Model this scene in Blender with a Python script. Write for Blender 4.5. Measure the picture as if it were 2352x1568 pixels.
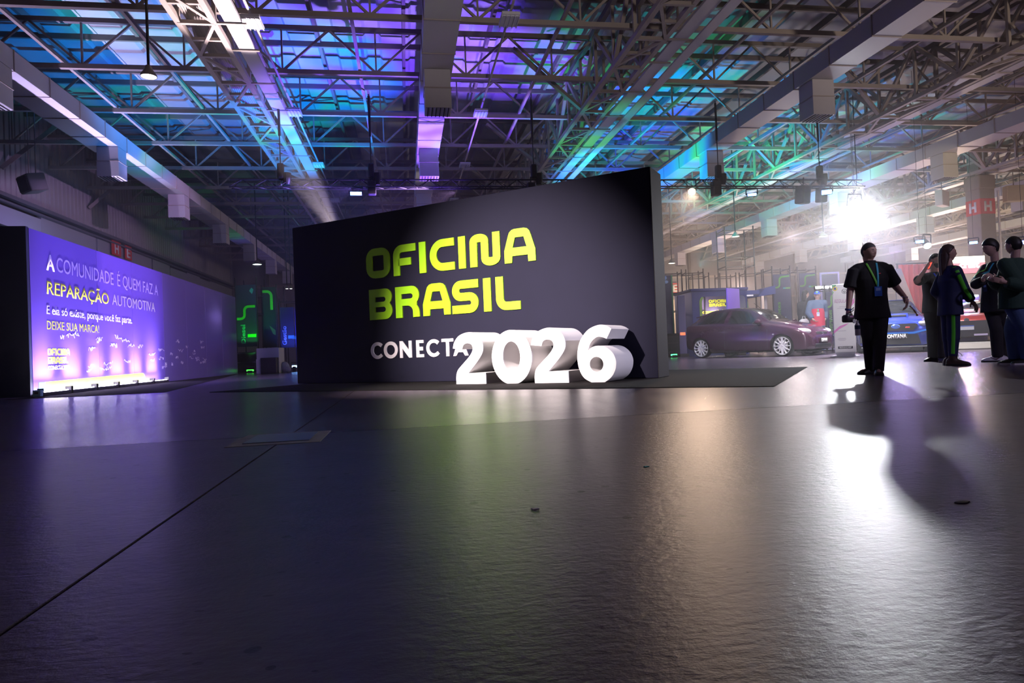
import bpy, bmesh, math, random
from math import sin, cos, pi, radians, sqrt, atan2, hypot
from mathutils import Vector, Matrix, Quaternion
from mathutils.bvhtree import BVHTree
from mathutils.geometry import tessellate_polygon

for o in list(bpy.data.objects):
    bpy.data.objects.remove(o)
S = bpy.context.scene
COL = S.collection
V3 = Vector
RND = random.Random(7)

# ---------------------------------------------------------------- camera
def setup_camera():
    yaw, pit, rol = radians(9.03), radians(.79), radians(2.3)
    F = V3((sin(yaw)*cos(pit), cos(yaw)*cos(pit), sin(pit)))
    R0 = V3((cos(yaw), -sin(yaw), 0)); U0 = R0.cross(F)
    R = R0*cos(rol) - U0*sin(rol); U = U0*cos(rol) + R0*sin(rol)
    cd = bpy.data.cameras.new('camera'); cam = bpy.data.objects.new('camera', cd); COL.objects.link(cam)
    m = Matrix((R, U, -F)).transposed().to_4x4(); m.translation = (0, 0, .46)
    cam.matrix_world = m
    cd.sensor_width = 36; cd.lens = 1530/2352*36; cd.clip_start = .05; cd.clip_end = 300
    S.camera = cam
setup_camera()

# ---------------------------------------------------------------- world and exposure
S.view_settings.view_transform = 'Standard'; S.view_settings.look = 'None'
S.view_settings.exposure = 0.0; S.view_settings.gamma = 1.0; S.view_settings.use_curve_mapping = False
W = bpy.data.worlds.new('hall_surroundings'); S.world = W; W.use_nodes = True
W.node_tree.nodes['Background'].inputs[0].default_value = (.040, .024, .064, 1)
W.node_tree.nodes['Background'].inputs[1].default_value = .7
cy = S.cycles
cy.max_bounces = 4; cy.diffuse_bounces = 2; cy.glossy_bounces = 3; cy.transmission_bounces = 2; cy.volume_bounces = 0
cy.sample_clamp_indirect = 4.0; cy.sample_clamp_direct = 0; cy.caustics_reflective = False; cy.caustics_refractive = False
cy.use_adaptive_sampling = True; cy.adaptive_threshold = .05; cy.use_denoising = True; cy.use_light_tree = True
cy.volume_max_steps = 64; cy.volume_step_rate = 4

# ---------------------------------------------------------------- lights of the hall
def spot(name, loc, target, power, angle, color=(1, 1, 1), blend=.5, size=.06):
    d = bpy.data.lights.new(name, 'SPOT'); d.energy = power; d.color = color
    d.spot_size = radians(angle); d.spot_blend = blend; d.shadow_soft_size = size
    o = bpy.data.objects.new(name, d); COL.objects.link(o); o.location = loc
    o.rotation_euler = (V3(target) - V3(loc)).to_track_quat('-Z', 'Y').to_euler()
    return o
def area(name, loc, target, power, sx, sy, color, spread):
    d = bpy.data.lights.new(name, 'AREA'); d.shape = 'RECTANGLE'; d.size = sx; d.size_y = sy; d.energy = power; d.color = color; d.spread = radians(spread)
    o = bpy.data.objects.new(name, d); COL.objects.link(o); o.location = loc
    z = -(V3(target)-V3(loc)).normalized(); x = V3((0, 1, 0)); y = z.cross(x).normalized()
    o.rotation_euler = Matrix((x, y, z)).transposed().to_euler(); return o
def lamp(name, loc, power, color=(1, 1, 1), size=.08):
    d = bpy.data.lights.new(name, 'POINT'); d.energy = power; d.color = color; d.shadow_soft_size = size
    o = bpy.data.objects.new(name, d); COL.objects.link(o); o.location = loc
    return o
def gobo(o, colors, scale, strength, seed=0., detail=1.2, edge=.5):
    """pattern wheel of a moving-head projector: coloured cells in the beam's own direction space"""
    d = o.data; d.use_nodes = True; nt = d.node_tree; nt.nodes.clear()
    out = nt.nodes.new('ShaderNodeOutputLight'); em = nt.nodes.new('ShaderNodeEmission')
    tc = nt.nodes.new('ShaderNodeTexCoord')
    mp = nt.nodes.new('ShaderNodeMapping'); mp.inputs['Location'].default_value = (seed, seed*1.7, seed*.3)
    mp.inputs['Scale'].default_value = (scale, scale, scale)
    vo = nt.nodes.new('ShaderNodeTexNoise'); vo.inputs['Scale'].default_value = 1.0; vo.inputs['Detail'].default_value = detail
    cr = nt.nodes.new('ShaderNodeValToRGB'); cr.color_ramp.interpolation = 'EASE'
    e = cr.color_ramp.elements
    lo, hi = .28, .72
    while len(e) < len(colors): e.new(.5)
    for i, c in enumerate(colors):
        e[i].position = lo + (hi-lo)*i/(len(colors)-1); e[i].color = (*c, 1)
    nt.links.new(tc.outputs['Normal'], mp.inputs['Vector']); nt.links.new(mp.outputs['Vector'], vo.inputs['Vector'])
    nt.links.new(vo.outputs['Fac'], cr.inputs['Fac']); nt.links.new(cr.outputs['Color'], em.inputs['Color'])
    em.inputs['Strength'].default_value = strength
    nt.links.new(em.outputs[0], out.inputs[0])
    d.color = (1, 1, 1)
BLU, CYA, TEA, GRN, PUR, LIL = (.004, .07, 1), (.0, .24, .9), (.0, .40, .45), (.02, .55, .12), (.16, .05, 1), (.30, .17, 1)
DIM = (.01, .02, .06)
# key lights on the hanging truss
spot('white_flood_light', (12.0, 16.05, 3.98), (6.0, 7.0, 0), 800, 80, (.93, .95, 1), .8, .07)
spot('white_flood_down', (12.0, 16.05, 3.98), (11.0, 14.2, 0), 3000, 122, (.93, .93, 1), .7, .07)
spot('warm_profile_light', (6.76, 14.7, 4.02), (2.6, 7.2, 0), 620, 32, (1, .70, .50), .8, .05)
# front light on the sign
spot('sign_front_light', (-4.6, 2.2, 4.8), (1.52, 9.88, .86), 21000, 29, (1, .86, .83), 1.0, .06)
spot('sign_side_light', (9.5, 1.6, 4.6), (2.5, 8.6, .4), 2600, 20, (.80, .76, 1), .7, .06)
# colour wash on the banner
spot('banner_wash_light', (-1.0, 14.6, 4.1), (-6.4, 15.6, 2.0), 1500, 70, (.30, .20, 1), .5, .05)
spot('banner_pink_light', (1.2, 14.6, 4.0), (-6.4, 19.2, 2.2), 2300, 54, (.75, .45, 1), .3, .03)
# moving heads behind the sign projecting on the roof
gobo(spot('projector_blue', (-.6, 16.6, .9), (-3.6, 17.4, 7.4), 1, 66, blend=.5), [PUR, BLU, CYA, CYA, TEA, CYA, GRN], 2.6, 6000, 3.1)
gobo(spot('projector_violet', (.4, 16.4, .9), (-.6, 15.2, 7.4), 1, 62, blend=.5), [BLU, PUR, LIL, PUR, BLU], 3.2, 5000, 1.2)
gobo(spot('projector_violet_side', (1.6, 16.2, .9), (2.6, 16.5, 7.4), 1, 40, blend=.6), [DIM, PUR, LIL, PUR, TEA], 4.2, 4200, 5.2)
gobo(spot('projector_teal', (4.4, 17.4, .9), (9.4, 20.5, 7.4), 1, 70, blend=.4), [PUR, BLU, CYA, TEA, CYA, TEA, GRN], 2.8, 7000, 8.4)
gobo(spot('projector_teal_far', (8.2, 17.6, 2.6), (14.2, 23.0, 7.4), 1, 66, blend=.5), [BLU, CYA, TEA, GRN, TEA, CYA], 3.0, 5200, 4.7)
gobo(spot('projector_green', (3.2, 18.2, .9), (5.4, 16.0, 7.4), 1, 46, blend=.6), [DIM, TEA, GRN, TEA, BLU], 3.6, 2200, 2.2)
spot('projector_cream', (1.0, 16.9, .9), (.3, 20.0, 7.4), 260, 15, (1, .90, .55), .9, .03)
spot('projector_cream_right', (4.6, 17.4, .9), (5.6, 20.6, 7.4), 300, 11, (1, .90, .55), .9, .03)
spot('beam_pinkish', (-1.35, 16.4, 3.1), (-2.85, 10.6, 5.9), 12000, 17, (1, .80, .86), .6, .04)
spot('car_light', (8.9, 14.9, 4.1), (10.6, 18.0, .5), 900, 80, (1, .92, .95), .7, .05)
spot('car_light_right', (11.3, 13.2, 4.0), (14.0, 17.0, .6), 700, 80, (1, .93, .92), .7, .05)
spot('rear_uplight', (1.5, -3.5, 2.2), (2.2, 8.5, 8.6), 1500, 44, (1, .86, .84), .6, .3)
spot('totem_fill', (9.0, 8.0, 5.3), (10.46, 14.6, 1.0), 1200, 12, (1, .95, .95), .5, .04)  # added unseen spot that brightens the totem
for i in range(6): area('uplight', (-6.215, 13.02+i*1.025, .085), (-6.40, 13.02+i*1.025, 1.0), 42, .60, .035, (.62, .50, 1), 66)
spot('front_fill', (10.5, -1.0, 5.5), (7.8, 8.6, 1.2), 700, 36, (.72, .62, 1), .8, .2)  # added unseen lilac fill on the people
spot('rear_uplight_right', (10.0, -3.0, 2.4), (10.5, 9.5, 8.8), 2600, 50, (1, .82, .72), .7, .3)
spot('box_light', (13.0, 12.0, 3.6), (15.2, 16.4, 5.2), 330, 13, (1, .80, .38), .4, .04)
# added point lamps as ambient fill around the booths and far hall
for i, (p, w, c) in enumerate([((16.0, 30.0, 3.0), 500, (1, .72, .60)), ((24.0, 26.0, 3.0), 800, (1, .74, .58)), ((30, 33, 3.2), 800, (1, .72, .62)),
                               ((9.0, 33.0, 3.0), 260, (.9, .70, .80)), ((20.0, 15.0, 2.2), 260, (1, .68, .48)), ((-4.0, 33, 2.6), 90, (.35, .25, 1)),
                               ((-8.8, 20, 3.6), 40, (.45, .55, 1)), ((13.2, 21.0, 3.9), 240, (1, .85, .85)), ((17.0, 20.9, 3.4), 110, (.55, .40, 1))]):
    lamp('hall_fill', p, w, c, .12)
# ---------------------------------------------------------------- materials
MATS = {}
def mat(name, color, rough=.5, metal=0., emit=None, estr=0., noise=0., nscale=8., bump=0., spec=.5, coat=0.):
    if name in MATS: return MATS[name]
    m = bpy.data.materials.new(name); m.use_nodes = True; nt = m.node_tree; b = nt.nodes['Principled BSDF']
    b.inputs['Base Color'].default_value = (*color, 1); b.inputs['Roughness'].default_value = rough
    b.inputs['Metallic'].default_value = metal; b.inputs['Specular IOR Level'].default_value = spec
    b.inputs['Coat Weight'].default_value = coat
    if emit: b.inputs['Emission Color'].default_value = (*emit, 1); b.inputs['Emission Strength'].default_value = estr
    if noise or bump:
        tc = nt.nodes.new('ShaderNodeTexCoord'); n = nt.nodes.new('ShaderNodeTexNoise'); n.inputs['Scale'].default_value = nscale
        n.inputs['Detail'].default_value = 4; nt.links.new(tc.outputs['Object'], n.inputs['Vector'])
        if noise:
            mx = nt.nodes.new('ShaderNodeMix'); mx.data_type = 'RGBA'; mx.blend_type = 'MIX'
            mx.inputs['A'].default_value = (*[c*(1-noise) for c in color], 1); mx.inputs['B'].default_value = (*[min(1, c*(1+noise)) for c in color], 1)
            nt.links.new(n.outputs['Fac'], mx.inputs['Factor']); nt.links.new(mx.outputs['Result'], b.inputs['Base Color'])
        if bump:
            bp = nt.nodes.new('ShaderNodeBump'); bp.inputs['Strength'].default_value = bump; bp.inputs['Distance'].default_value = .02
            nt.links.new(n.outputs['Fac'], bp.inputs['Height']); nt.links.new(bp.outputs['Normal'], b.inputs['Normal'])
    MATS[name] = m
    return m
def glow(name, color, strength):
    return mat(name, color, .5, 0, color, strength)

# ---------------------------------------------------------------- mesh building
class MB:
    def __init__(s): s.v = []; s.f = []
    def add(s, vs, fs):
        k = len(s.v); s.v += [tuple(v) for v in vs]; s.f += [tuple(i+k for i in f) for f in fs]; return s
    def box(s, c, d, m=None, bev=0.):
        x, y, z = d[0]/2, d[1]/2, d[2]/2
        if bev:
            vs = []; fs = []
            b = min(bev, x*.9, y*.9, z*.9)
            bm = bmesh.new(); bmesh.ops.create_cube(bm, size=1)
            for v in bm.verts: v.co = V3((v.co.x*d[0], v.co.y*d[1], v.co.z*d[2]))
            bmesh.ops.bevel(bm, geom=bm.edges[:], offset=b, segments=2, affect='EDGES', profile=.5)
            bm.verts.index_update()
            vs = [v.co.copy() for v in bm.verts]; fs = [[v.index for v in f.verts] for f in bm.faces]; bm.free()
        else:
            vs = [V3(p) for p in ((-x,-y,-z),(x,-y,-z),(x,y,-z),(-x,y,-z),(-x,-y,z),(x,-y,z),(x,y,z),(-x,y,z))]
            fs = [(0,3,2,1),(4,5,6,7),(0,1,5,4),(1,2,6,5),(2,3,7,6),(3,0,4,7)]
        if m is not None: vs = [m @ v for v in vs]
        c = V3(c)
        return s.add([v+c for v in vs], fs)
    def bar(s, p, q, w, h=None):
        """square bar from p to q"""
        p, q = V3(p), V3(q); h = h or w; d = q-p; L = d.length
        if L < 1e-6: return s
        d /= L; up = V3((0,0,1)) if abs(d.z) < .95 else V3((0,1,0))
        a = d.cross(up).normalized(); b = a.cross(d)
        a *= w/2; b *= h/2
        vs = [p-a-b, p+a-b, p+a+b, p-a+b, q-a-b, q+a-b, q+a+b, q-a+b]
        return s.add(vs, [(0,3,2,1),(4,5,6,7),(0,1,5,4),(1,2,6,5),(2,3,7,6),(3,0,4,7)])
    def tube(s, pts, r, n=8, caps=True):
        pts = [V3(p) for p in pts]; rs = r if isinstance(r, (list, tuple)) else [r]*len(pts)
        rings = []; prev = None
        for i, p in enumerate(pts):
            d = (pts[min(i+1, len(pts)-1)] - pts[max(i-1, 0)]).normalized()
            if prev is None:
                up = V3((0,0,1)) if abs(d.z) < .9 else V3((0,1,0)); a = d.cross(up).normalized()
            else: a = (prev - d*prev.dot(d)).normalized()
            prev = a; b = d.cross(a)
            rings.append([p + (a*cos(2*pi*k/n) + b*sin(2*pi*k/n))*rs[i] for k in range(n)])
        return s.loft(rings, caps)
    def loft(s, rings, caps=True, closed=True):
        n = len(rings[0]); vs = [v for r in rings for v in r]; fs = []
        for i in range(len(rings)-1):
            for k in range(n if closed else n-1):
                a, b = i*n+k, i*n+(k+1) % n
                fs.append((a, b, b+n, a+n))
        if caps and closed:
            fs.append(tuple(range(n-1, -1, -1))); fs.append(tuple((len(rings)-1)*n+k for k in range(n)))
        return s.add(vs, fs)
    def capsule(s, p, q, r0, r1, n=12):
        p, q = V3(p), V3(q); d = q-p
        d = d.normalized() if d.length > 1e-6 else V3((0,0,1))
        pts = []; rs = []
        for t in (-1, -.85, -.5): pts.append(p + d*r0*t); rs.append(max(r0*sqrt(max(0, 1-t*t)), r0*.05))
        pts.append(p); rs.append(r0); pts.append(q); rs.append(r1)
        for t in (.5, .85, 1): pts.append(q + d*r1*t); rs.append(max(r1*sqrt(max(0, 1-t*t)), r1*.05))
        up = V3((0,0,1)) if abs(d.z) < .9 else V3((0,1,0)); a = d.cross(up).normalized(); b = d.cross(a)
        return s.loft([[c + (a*cos(2*pi*k/n) + b*sin(2*pi*k/n))*r for k in range(n)] for c, r in zip(pts, rs)])
    def ball(s, c, r, nu=12, nv=8, m=None):
        c = V3(c); r = (r, r, r) if isinstance(r, (int, float)) else r
        rings = []
        for j in range(nv+1):
            th = pi*(j/nv); th = min(max(th, .02), pi-.02)
            ring = []
            for k in range(nu):
                p = V3((r[0]*sin(th)*cos(2*pi*k/nu), r[1]*sin(th)*sin(2*pi*k/nu), -r[2]*cos(th)))
                ring.append(c + (m @ p if m is not None else p))
            rings.append(ring)
        return s.loft(rings)
    def lathe(s, prof, n=24, m=None, caps=False):
        """profile of (radius, height) about z, then matrix m"""
        rings = [[V3((r*cos(2*pi*k/n), r*sin(2*pi*k/n), h)) for k in range(n)] for r, h in prof]
        if m is not None: rings = [[m @ v for v in r] for r in rings]
        return s.loft(rings, caps)
    def prism(s, loops, depth, m):
        """flat outline(s) in local x,z (outer loop first, holes after); front at local y=0, back at y=depth"""
        tri = tessellate_polygon([[V3((x, z, 0)) for x, z in l] for l in loops])
        flat = [p for l in loops for p in l]
        n = len(flat); vs = [m @ V3((x, 0, z)) for x, z in flat] + [m @ V3((x, depth, z)) for x, z in flat]
        fs = []
        for t in tri:
            a, b, c = [flat[i] for i in t]
            ccw = (b[0]-a[0])*(c[1]-a[1]) - (b[1]-a[1])*(c[0]-a[0]) > 0
            t = tuple(t) if ccw else tuple(reversed(t))
            fs.append(t); fs.append(tuple(i+n for i in reversed(t)))
        k = 0
        for l in loops:
            L = len(l)
            for i in range(L):
                a, b = k+i, k+(i+1) % L
                fs.append((a, a+n, b+n, b))
            k += L
        return s.add(vs, fs)
    def mesh(s, name):
        me = bpy.data.meshes.new(name); me.from_pydata(s.v, [], s.f); me.update(); return me
    def build(s, name, m=None, parent=None, smooth=0, fixn=False):
        me = s.mesh(name)
        if fixn:
            bm = bmesh.new(); bm.from_mesh(me); bmesh.ops.recalc_face_normals(bm, faces=bm.faces[:]); bm.to_mesh(me); bm.free()
        if smooth:
            for p in me.polygons: p.use_smooth = True
            if smooth != 1: me.set_sharp_from_angle(angle=radians(smooth))
        return link(name, me, m, parent)
def link(name, me, m=None, parent=None):
    o = bpy.data.objects.new(name, me); COL.objects.link(o)
    if m is not None and not me.materials: me.materials.append(m)
    if parent is not None: o.parent = parent
    return o
def tag(o, label=None, cat=None, group=None, kind=None):
    if label: o['label'] = label
    if cat: o['category'] = cat
    if group: o['group'] = group
    if kind: o['kind'] = kind
    return o
def thing(name, label, cat, loc=(0,0,0), rz=0., group=None, kind=None):
    o = bpy.data.objects.new(name, None); COL.objects.link(o); o.empty_display_size = .2
    o.location = loc; o.rotation_euler = (0, 0, rz)
    return tag(o, label, cat, group, kind)
def copy_tree(o, parent=None):
    c = o.copy(); COL.objects.link(c)
    if parent is not None: c.parent = parent
    for ch in list(o.children): copy_tree(ch, c)
    return c
def T(loc, rz=0.): return Matrix.Translation(V3(loc)) @ Matrix.Rotation(rz, 4, 'Z')
def frame(o, x, y):
    """matrix with local x along x, local y along y, z = x cross y"""
    x = V3(x).normalized(); y = V3(y).normalized(); z = x.cross(y).normalized(); y = z.cross(x)
    m = Matrix((x, y, z)).transposed().to_4x4(); m.translation = V3(o); return m

# ---------------------------------------------------------------- lettering
def arc(cx, cy, rx, ry, a0, a1, n=10):
    return [(cx + rx*cos(radians(a0+(a1-a0)*i/n)), cy + ry*sin(radians(a0+(a1-a0)*i/n))) for i in range(n+1)]
def rrect(x0, y0, x1, y1, r, n=6):
    return (arc(x1-r, y1-r, r, r, 0, 90, n) + arc(x0+r, y1-r, r, r, 90, 180, n) + arc(x0+r, y0+r, r, r, 180, 270, n) + arc(x1-r, y0+r, r, r, 270, 360, n))
def rounded_path(pts, rad, n=7):
    out = [pts[0]]
    for i in range(1, len(pts)-1):
        a, b, c = V3((*pts[i-1], 0)), V3((*pts[i], 0)), V3((*pts[i+1], 0))
        r = rad[i] if isinstance(rad, dict) else rad
        u = (a-b).normalized(); w = (c-b).normalized()
        ang = u.angle(w); t = r/math.tan(ang/2)
        cen = b + (u+w).normalized()*(r/sin(ang/2))
        p, q = b+u*t, b+w*t
        a0 = atan2(p.y-cen.y, p.x-cen.x); a1 = atan2(q.y-cen.y, q.x-cen.x)
        da = (a1-a0+pi) % (2*pi) - pi
        out += [(cen.x+r*cos(a0+da*k/n), cen.y+r*sin(a0+da*k/n)) for k in range(n+1)]
    out.append(pts[-1]); return out
def stroke(path, w, wv=None):
    """outline of an open path of width w (wv: width of the horizontal runs)"""
    L = []; Rr = []
    for i, p in enumerate(path):
        a = path[max(i-1, 0)]; b = path[min(i+1, len(path)-1)]
        d = V3((b[0]-a[0], b[1]-a[1], 0)).normalized(); nx, ny = -d.y, d.x
        hx = w/2; hy = (wv or w)/2
        L.append((p[0]+nx*hx, p[1]+ny*hy)); Rr.append((p[0]-nx*hx, p[1]-ny*hy))
    return L + Rr[::-1]
def ccw(l):
    a = sum(l[i][0]*l[(i+1) % len(l)][1] - l[(i+1) % len(l)][0]*l[i][1] for i in range(len(l)))
    return l if a > 0 else l[::-1]
def cw(l): return ccw(l)[::-1]
def catmull(pts, corners=(), n=5):
    """closed smooth outline through pts, sharp at the given indices"""
    out = []; N = len(pts)
    for i in range(N):
        p1, p2 = pts[i], pts[(i+1) % N]
        p0 = pts[i-1] if i not in corners else p1
        p3 = pts[(i+2) % N] if (i+1) % N not in corners else p2
        if i in corners and (i+1) % N in corners: out.append(p1); continue
        for k in range(n):
            t = k/n
            out.append(tuple(.5*((2*p1[j]) + (-p0[j]+p2[j])*t + (2*p0[j]-5*p1[j]+4*p2[j]-p3[j])*t*t + (-p0[j]+3*p1[j]-3*p2[j]+p3[j])*t**3) for j in (0, 1)))
    return out
def wide_letter(c):
    """rounded display letter, height 1: (width, [pieces of loops])"""
    w, h = .26, .245
    if c == 'O': return 1.01, [[ccw(rrect(0, 0, 1.01, 1, .36)), cw(rrect(.26, .245, .75, .755, .05))]]
    if c == 'I': return .26, [[ccw([(0, 0), (.26, 0), (.26, 1), (0, 1)])]]
    if c == 'F': return .92, [[ccw(stroke(rounded_path([(.13, 0), (.13, .8775), (.92, .8775)], .22), w, h))], [ccw([(.2, .32), (.72, .32), (.72, .56), (.2, .56)])]]
    if c == 'C': return .94, [[ccw(stroke([(.94, .8775)] + arc(.5, .5, .37, .3775, 90, 270, 16) + [(.94, .1225)], w, h))]]
    if c == 'N': return 1.075, [[ccw(stroke([(.13, 0)] + arc(.335, .77, .205, .105, 180, 0, 12) + arc(.74, .23, .205, .105, 180, 360, 12) + [(.945, 1)], w, .25))]]
    if c == 'A':
        out = [(0, 0), (.25, 0), (.268, .2), (.785, .2), (.795, 0), (1.04, 0), (1.04, .36), (.90, .80), (.86, .90), (.78, .975), (.68, 1.0), (.36, 1.0), (.26, .975), (.18, .90), (.14, .80), (0, .37)]
        return 1.04, [[ccw(out), cw([(.375, .745), (.665, .745), (.755, .445), (.285, .445)])]]
    if c == 'B':
        out = [(0, 0)] + arc(.68, .28, .27, .28, -90, 48, 9) + arc(.68, .73, .265, .27, -48, 90, 9) + [(0, 1)]
        return .95, [[ccw(out), cw([(.245, .575)] + arc(.60, .655, .09, .08, -90, 90, 6) + [(.245, .735)]), cw([(.245, .24)] + arc(.60, .325, .09, .085, -90, 90, 6) + [(.245, .41)])]]
    if c == 'R':
        out = [(0, 0), (.265, 0), (.265, .38), (.5, .38)] + arc(.48, .17, .21, .21, 80, 10, 5) + [(.69, .0), (.945, 0), (.945, .12)] + arc(.60, .12, .345, .36, 10, 45, 4) + arc(.66, .70, .285, .30, -48, 90, 9) + [(0, 1)]
        return .945, [[ccw(out), cw([(.245, .60)] + arc(.61, .68, .09, .08, -90, 90, 6) + [(.245, .76)])]]
    if c == 'S': return .96, [[ccw(stroke(rounded_path([(.96, .8775), (.14, .8775), (.14, .5), (.82, .5), (.82, .1225), (0, .1225)], .186), w, .25))]]
    if c == 'L': return .815, [[ccw(stroke(rounded_path([(.13, 1), (.13, .1225), (.815, .1225)], .22), w, h))]]
def sans_letter(c, t=.205):
    """thin geometric capital for CONECTA, height 1"""
    if c == 'O': return 1.06, [[ccw(arc(.53, .5, .53, .51, 0, 360, 32)[:-1]), cw(arc(.53, .5, .53-t, .51-t, 0, 360, 32)[:-1])]]
    if c == 'C': return 1.0, [[ccw(stroke(arc(.53, .5, .53-t/2, .51-t/2, 42, 318, 24), t))]]
    if c == 'N': return .88, [[ccw([(0, 0), (t, 0), (t, .55), (.88-t, 0), (.88, 0), (.88, 1), (.88-t, 1), (.88-t, .45), (t, 1), (0, 1)])]]
    if c == 'E': return .54, [[ccw([(0, 0), (.54, 0), (.54, t*.85), (t, t*.85), (t, .39), (.48, .39), (.48, .61), (t, .61), (t, 1-t*.85), (.53, 1-t*.85), (.53, 1), (0, 1)])]]
    if c == 'T': return .80, [[ccw([(.4-t/2, 0), (.4+t/2, 0), (.4+t/2, 1-t*.85), (.80, 1-t*.85), (.80, 1), (0, 1), (0, 1-t*.85), (.4-t/2, 1-t*.85)])]]
    if c == 'A': return 1.0, [[ccw([(0, 0), (t, 0), (.34, .2), (.66, .2), (1-t, 0), (1, 0), (.61, 1), (.39, 1)]), cw([(.5, .66), (.62, .40), (.38, .40)])]]
def digit(c):
    if c == '2':
        p = [(.005,.70),(.04,.82),(.14,.94),(.32,1.0),(.48,.97),(.6,.85),(.635,.70),(.61,.58),(.515,.44),(.41,.32),(.31,.21),(.67,.21),(.67,0),(.055,0),(.055,.14),(.09,.265),(.19,.375),(.33,.515),(.405,.62),(.42,.70),(.39,.765),(.31,.79),(.235,.76),(.2,.675)]
        return .67, [[ccw(catmull(p, {0, 10, 11, 12, 13, 23}))]]
    if c == '0':
        o = [(x, max(z, .0)) for x, z in arc(.38, .49, .38, .51, 0, 360, 48)[:-1]]
        return .76, [[ccw(o), cw(arc(.38, .5, .165, .285, 0, 360, 40)[:-1])]]
    if c == '6':
        p = [(.53,.75),(.45,.785),(.37,.79),(.29,.74),(.23,.66),(.195,.56),(.28,.62),(.40,.635),(.52,.60),(.62,.51),(.67,.40),(.676,.30),(.65,.19),(.58,.08),(.47,.0),(.24,0),(.13,.06),(.06,.15),(.015,.28),(0,.42),(.01,.56),(.05,.71),(.12,.83),(.22,.93),(.34,.985),(.45,1.0),(.55,.97),(.62,.92)]
        return .68, [[ccw(catmull(p, {0, 5, 14, 15, 27})), cw(arc(.337, .315, .12, .13, 0, 360, 28)[:-1])]]
DG = bpy.context.evaluated_depsgraph_get
def text_obj(name, txt, m_local, height, width=None, m=None, parent=None, bold=0., depth=.004, spacing=1., align='LEFT'):
    """flat lettering: baseline start at matrix origin, local x along the line, local z up, front to local -y"""
    c = bpy.data.curves.new('lettering', 'FONT'); c.body = txt; c.size = 1; c.extrude = 0; c.offset = bold; c.space_character = spacing; c.resolution_u = 3
    o = bpy.data.objects.new('lettering', c); COL.objects.link(o); bpy.context.view_layer.update()
    me = bpy.data.meshes.new_from_object(o.evaluated_get(DG())); bpy.data.objects.remove(o); bpy.data.curves.remove(c)
    xs = [v.co.x for v in me.vertices]; ys = [v.co.y for v in me.vertices]
    cap = .70
    sz = height/cap; sx = sz if width is None else width/max(1e-6, max(xs)-min(xs))
    x0 = min(xs); W_ = (max(xs)-min(xs))*sx; off = 0 if align == 'LEFT' else -W_/2
    bm = bmesh.new(); bm.from_mesh(me)
    bmesh.ops.remove_doubles(bm, verts=bm.verts[:], dist=1e-5)
    for v in bm.verts: v.co = m_local @ V3(((v.co.x-x0)*sx + off, 0, v.co.y*sz))
    r = bmesh.ops.extrude_face_region(bm, geom=bm.faces[:])
    nrm = (m_local.to_3x3() @ V3((0, -1, 0))).normalized()*depth
    for g in r['geom']:
        if isinstance(g, bmesh.types.BMVert): g.co += nrm
    bmesh.ops.recalc_face_normals(bm, faces=bm.faces[:])
    bm.to_mesh(me); bm.free()
    return link(name, me, m, parent)
def word_parts(fn, word, m_base, height, xs, depth, m, parent, name='letter', bev=0., width=1.):
    """each letter one part; xs = start positions along local x"""
    for ch, x in zip(word, xs):
        wd, pieces = fn(ch)
        mb = MB()
        for loops in pieces:
            mb.prism([[(px*height*width + x, pz*height) for px, pz in l] for l in loops], depth, m_base)
        mb.build(name, m, parent)
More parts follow.
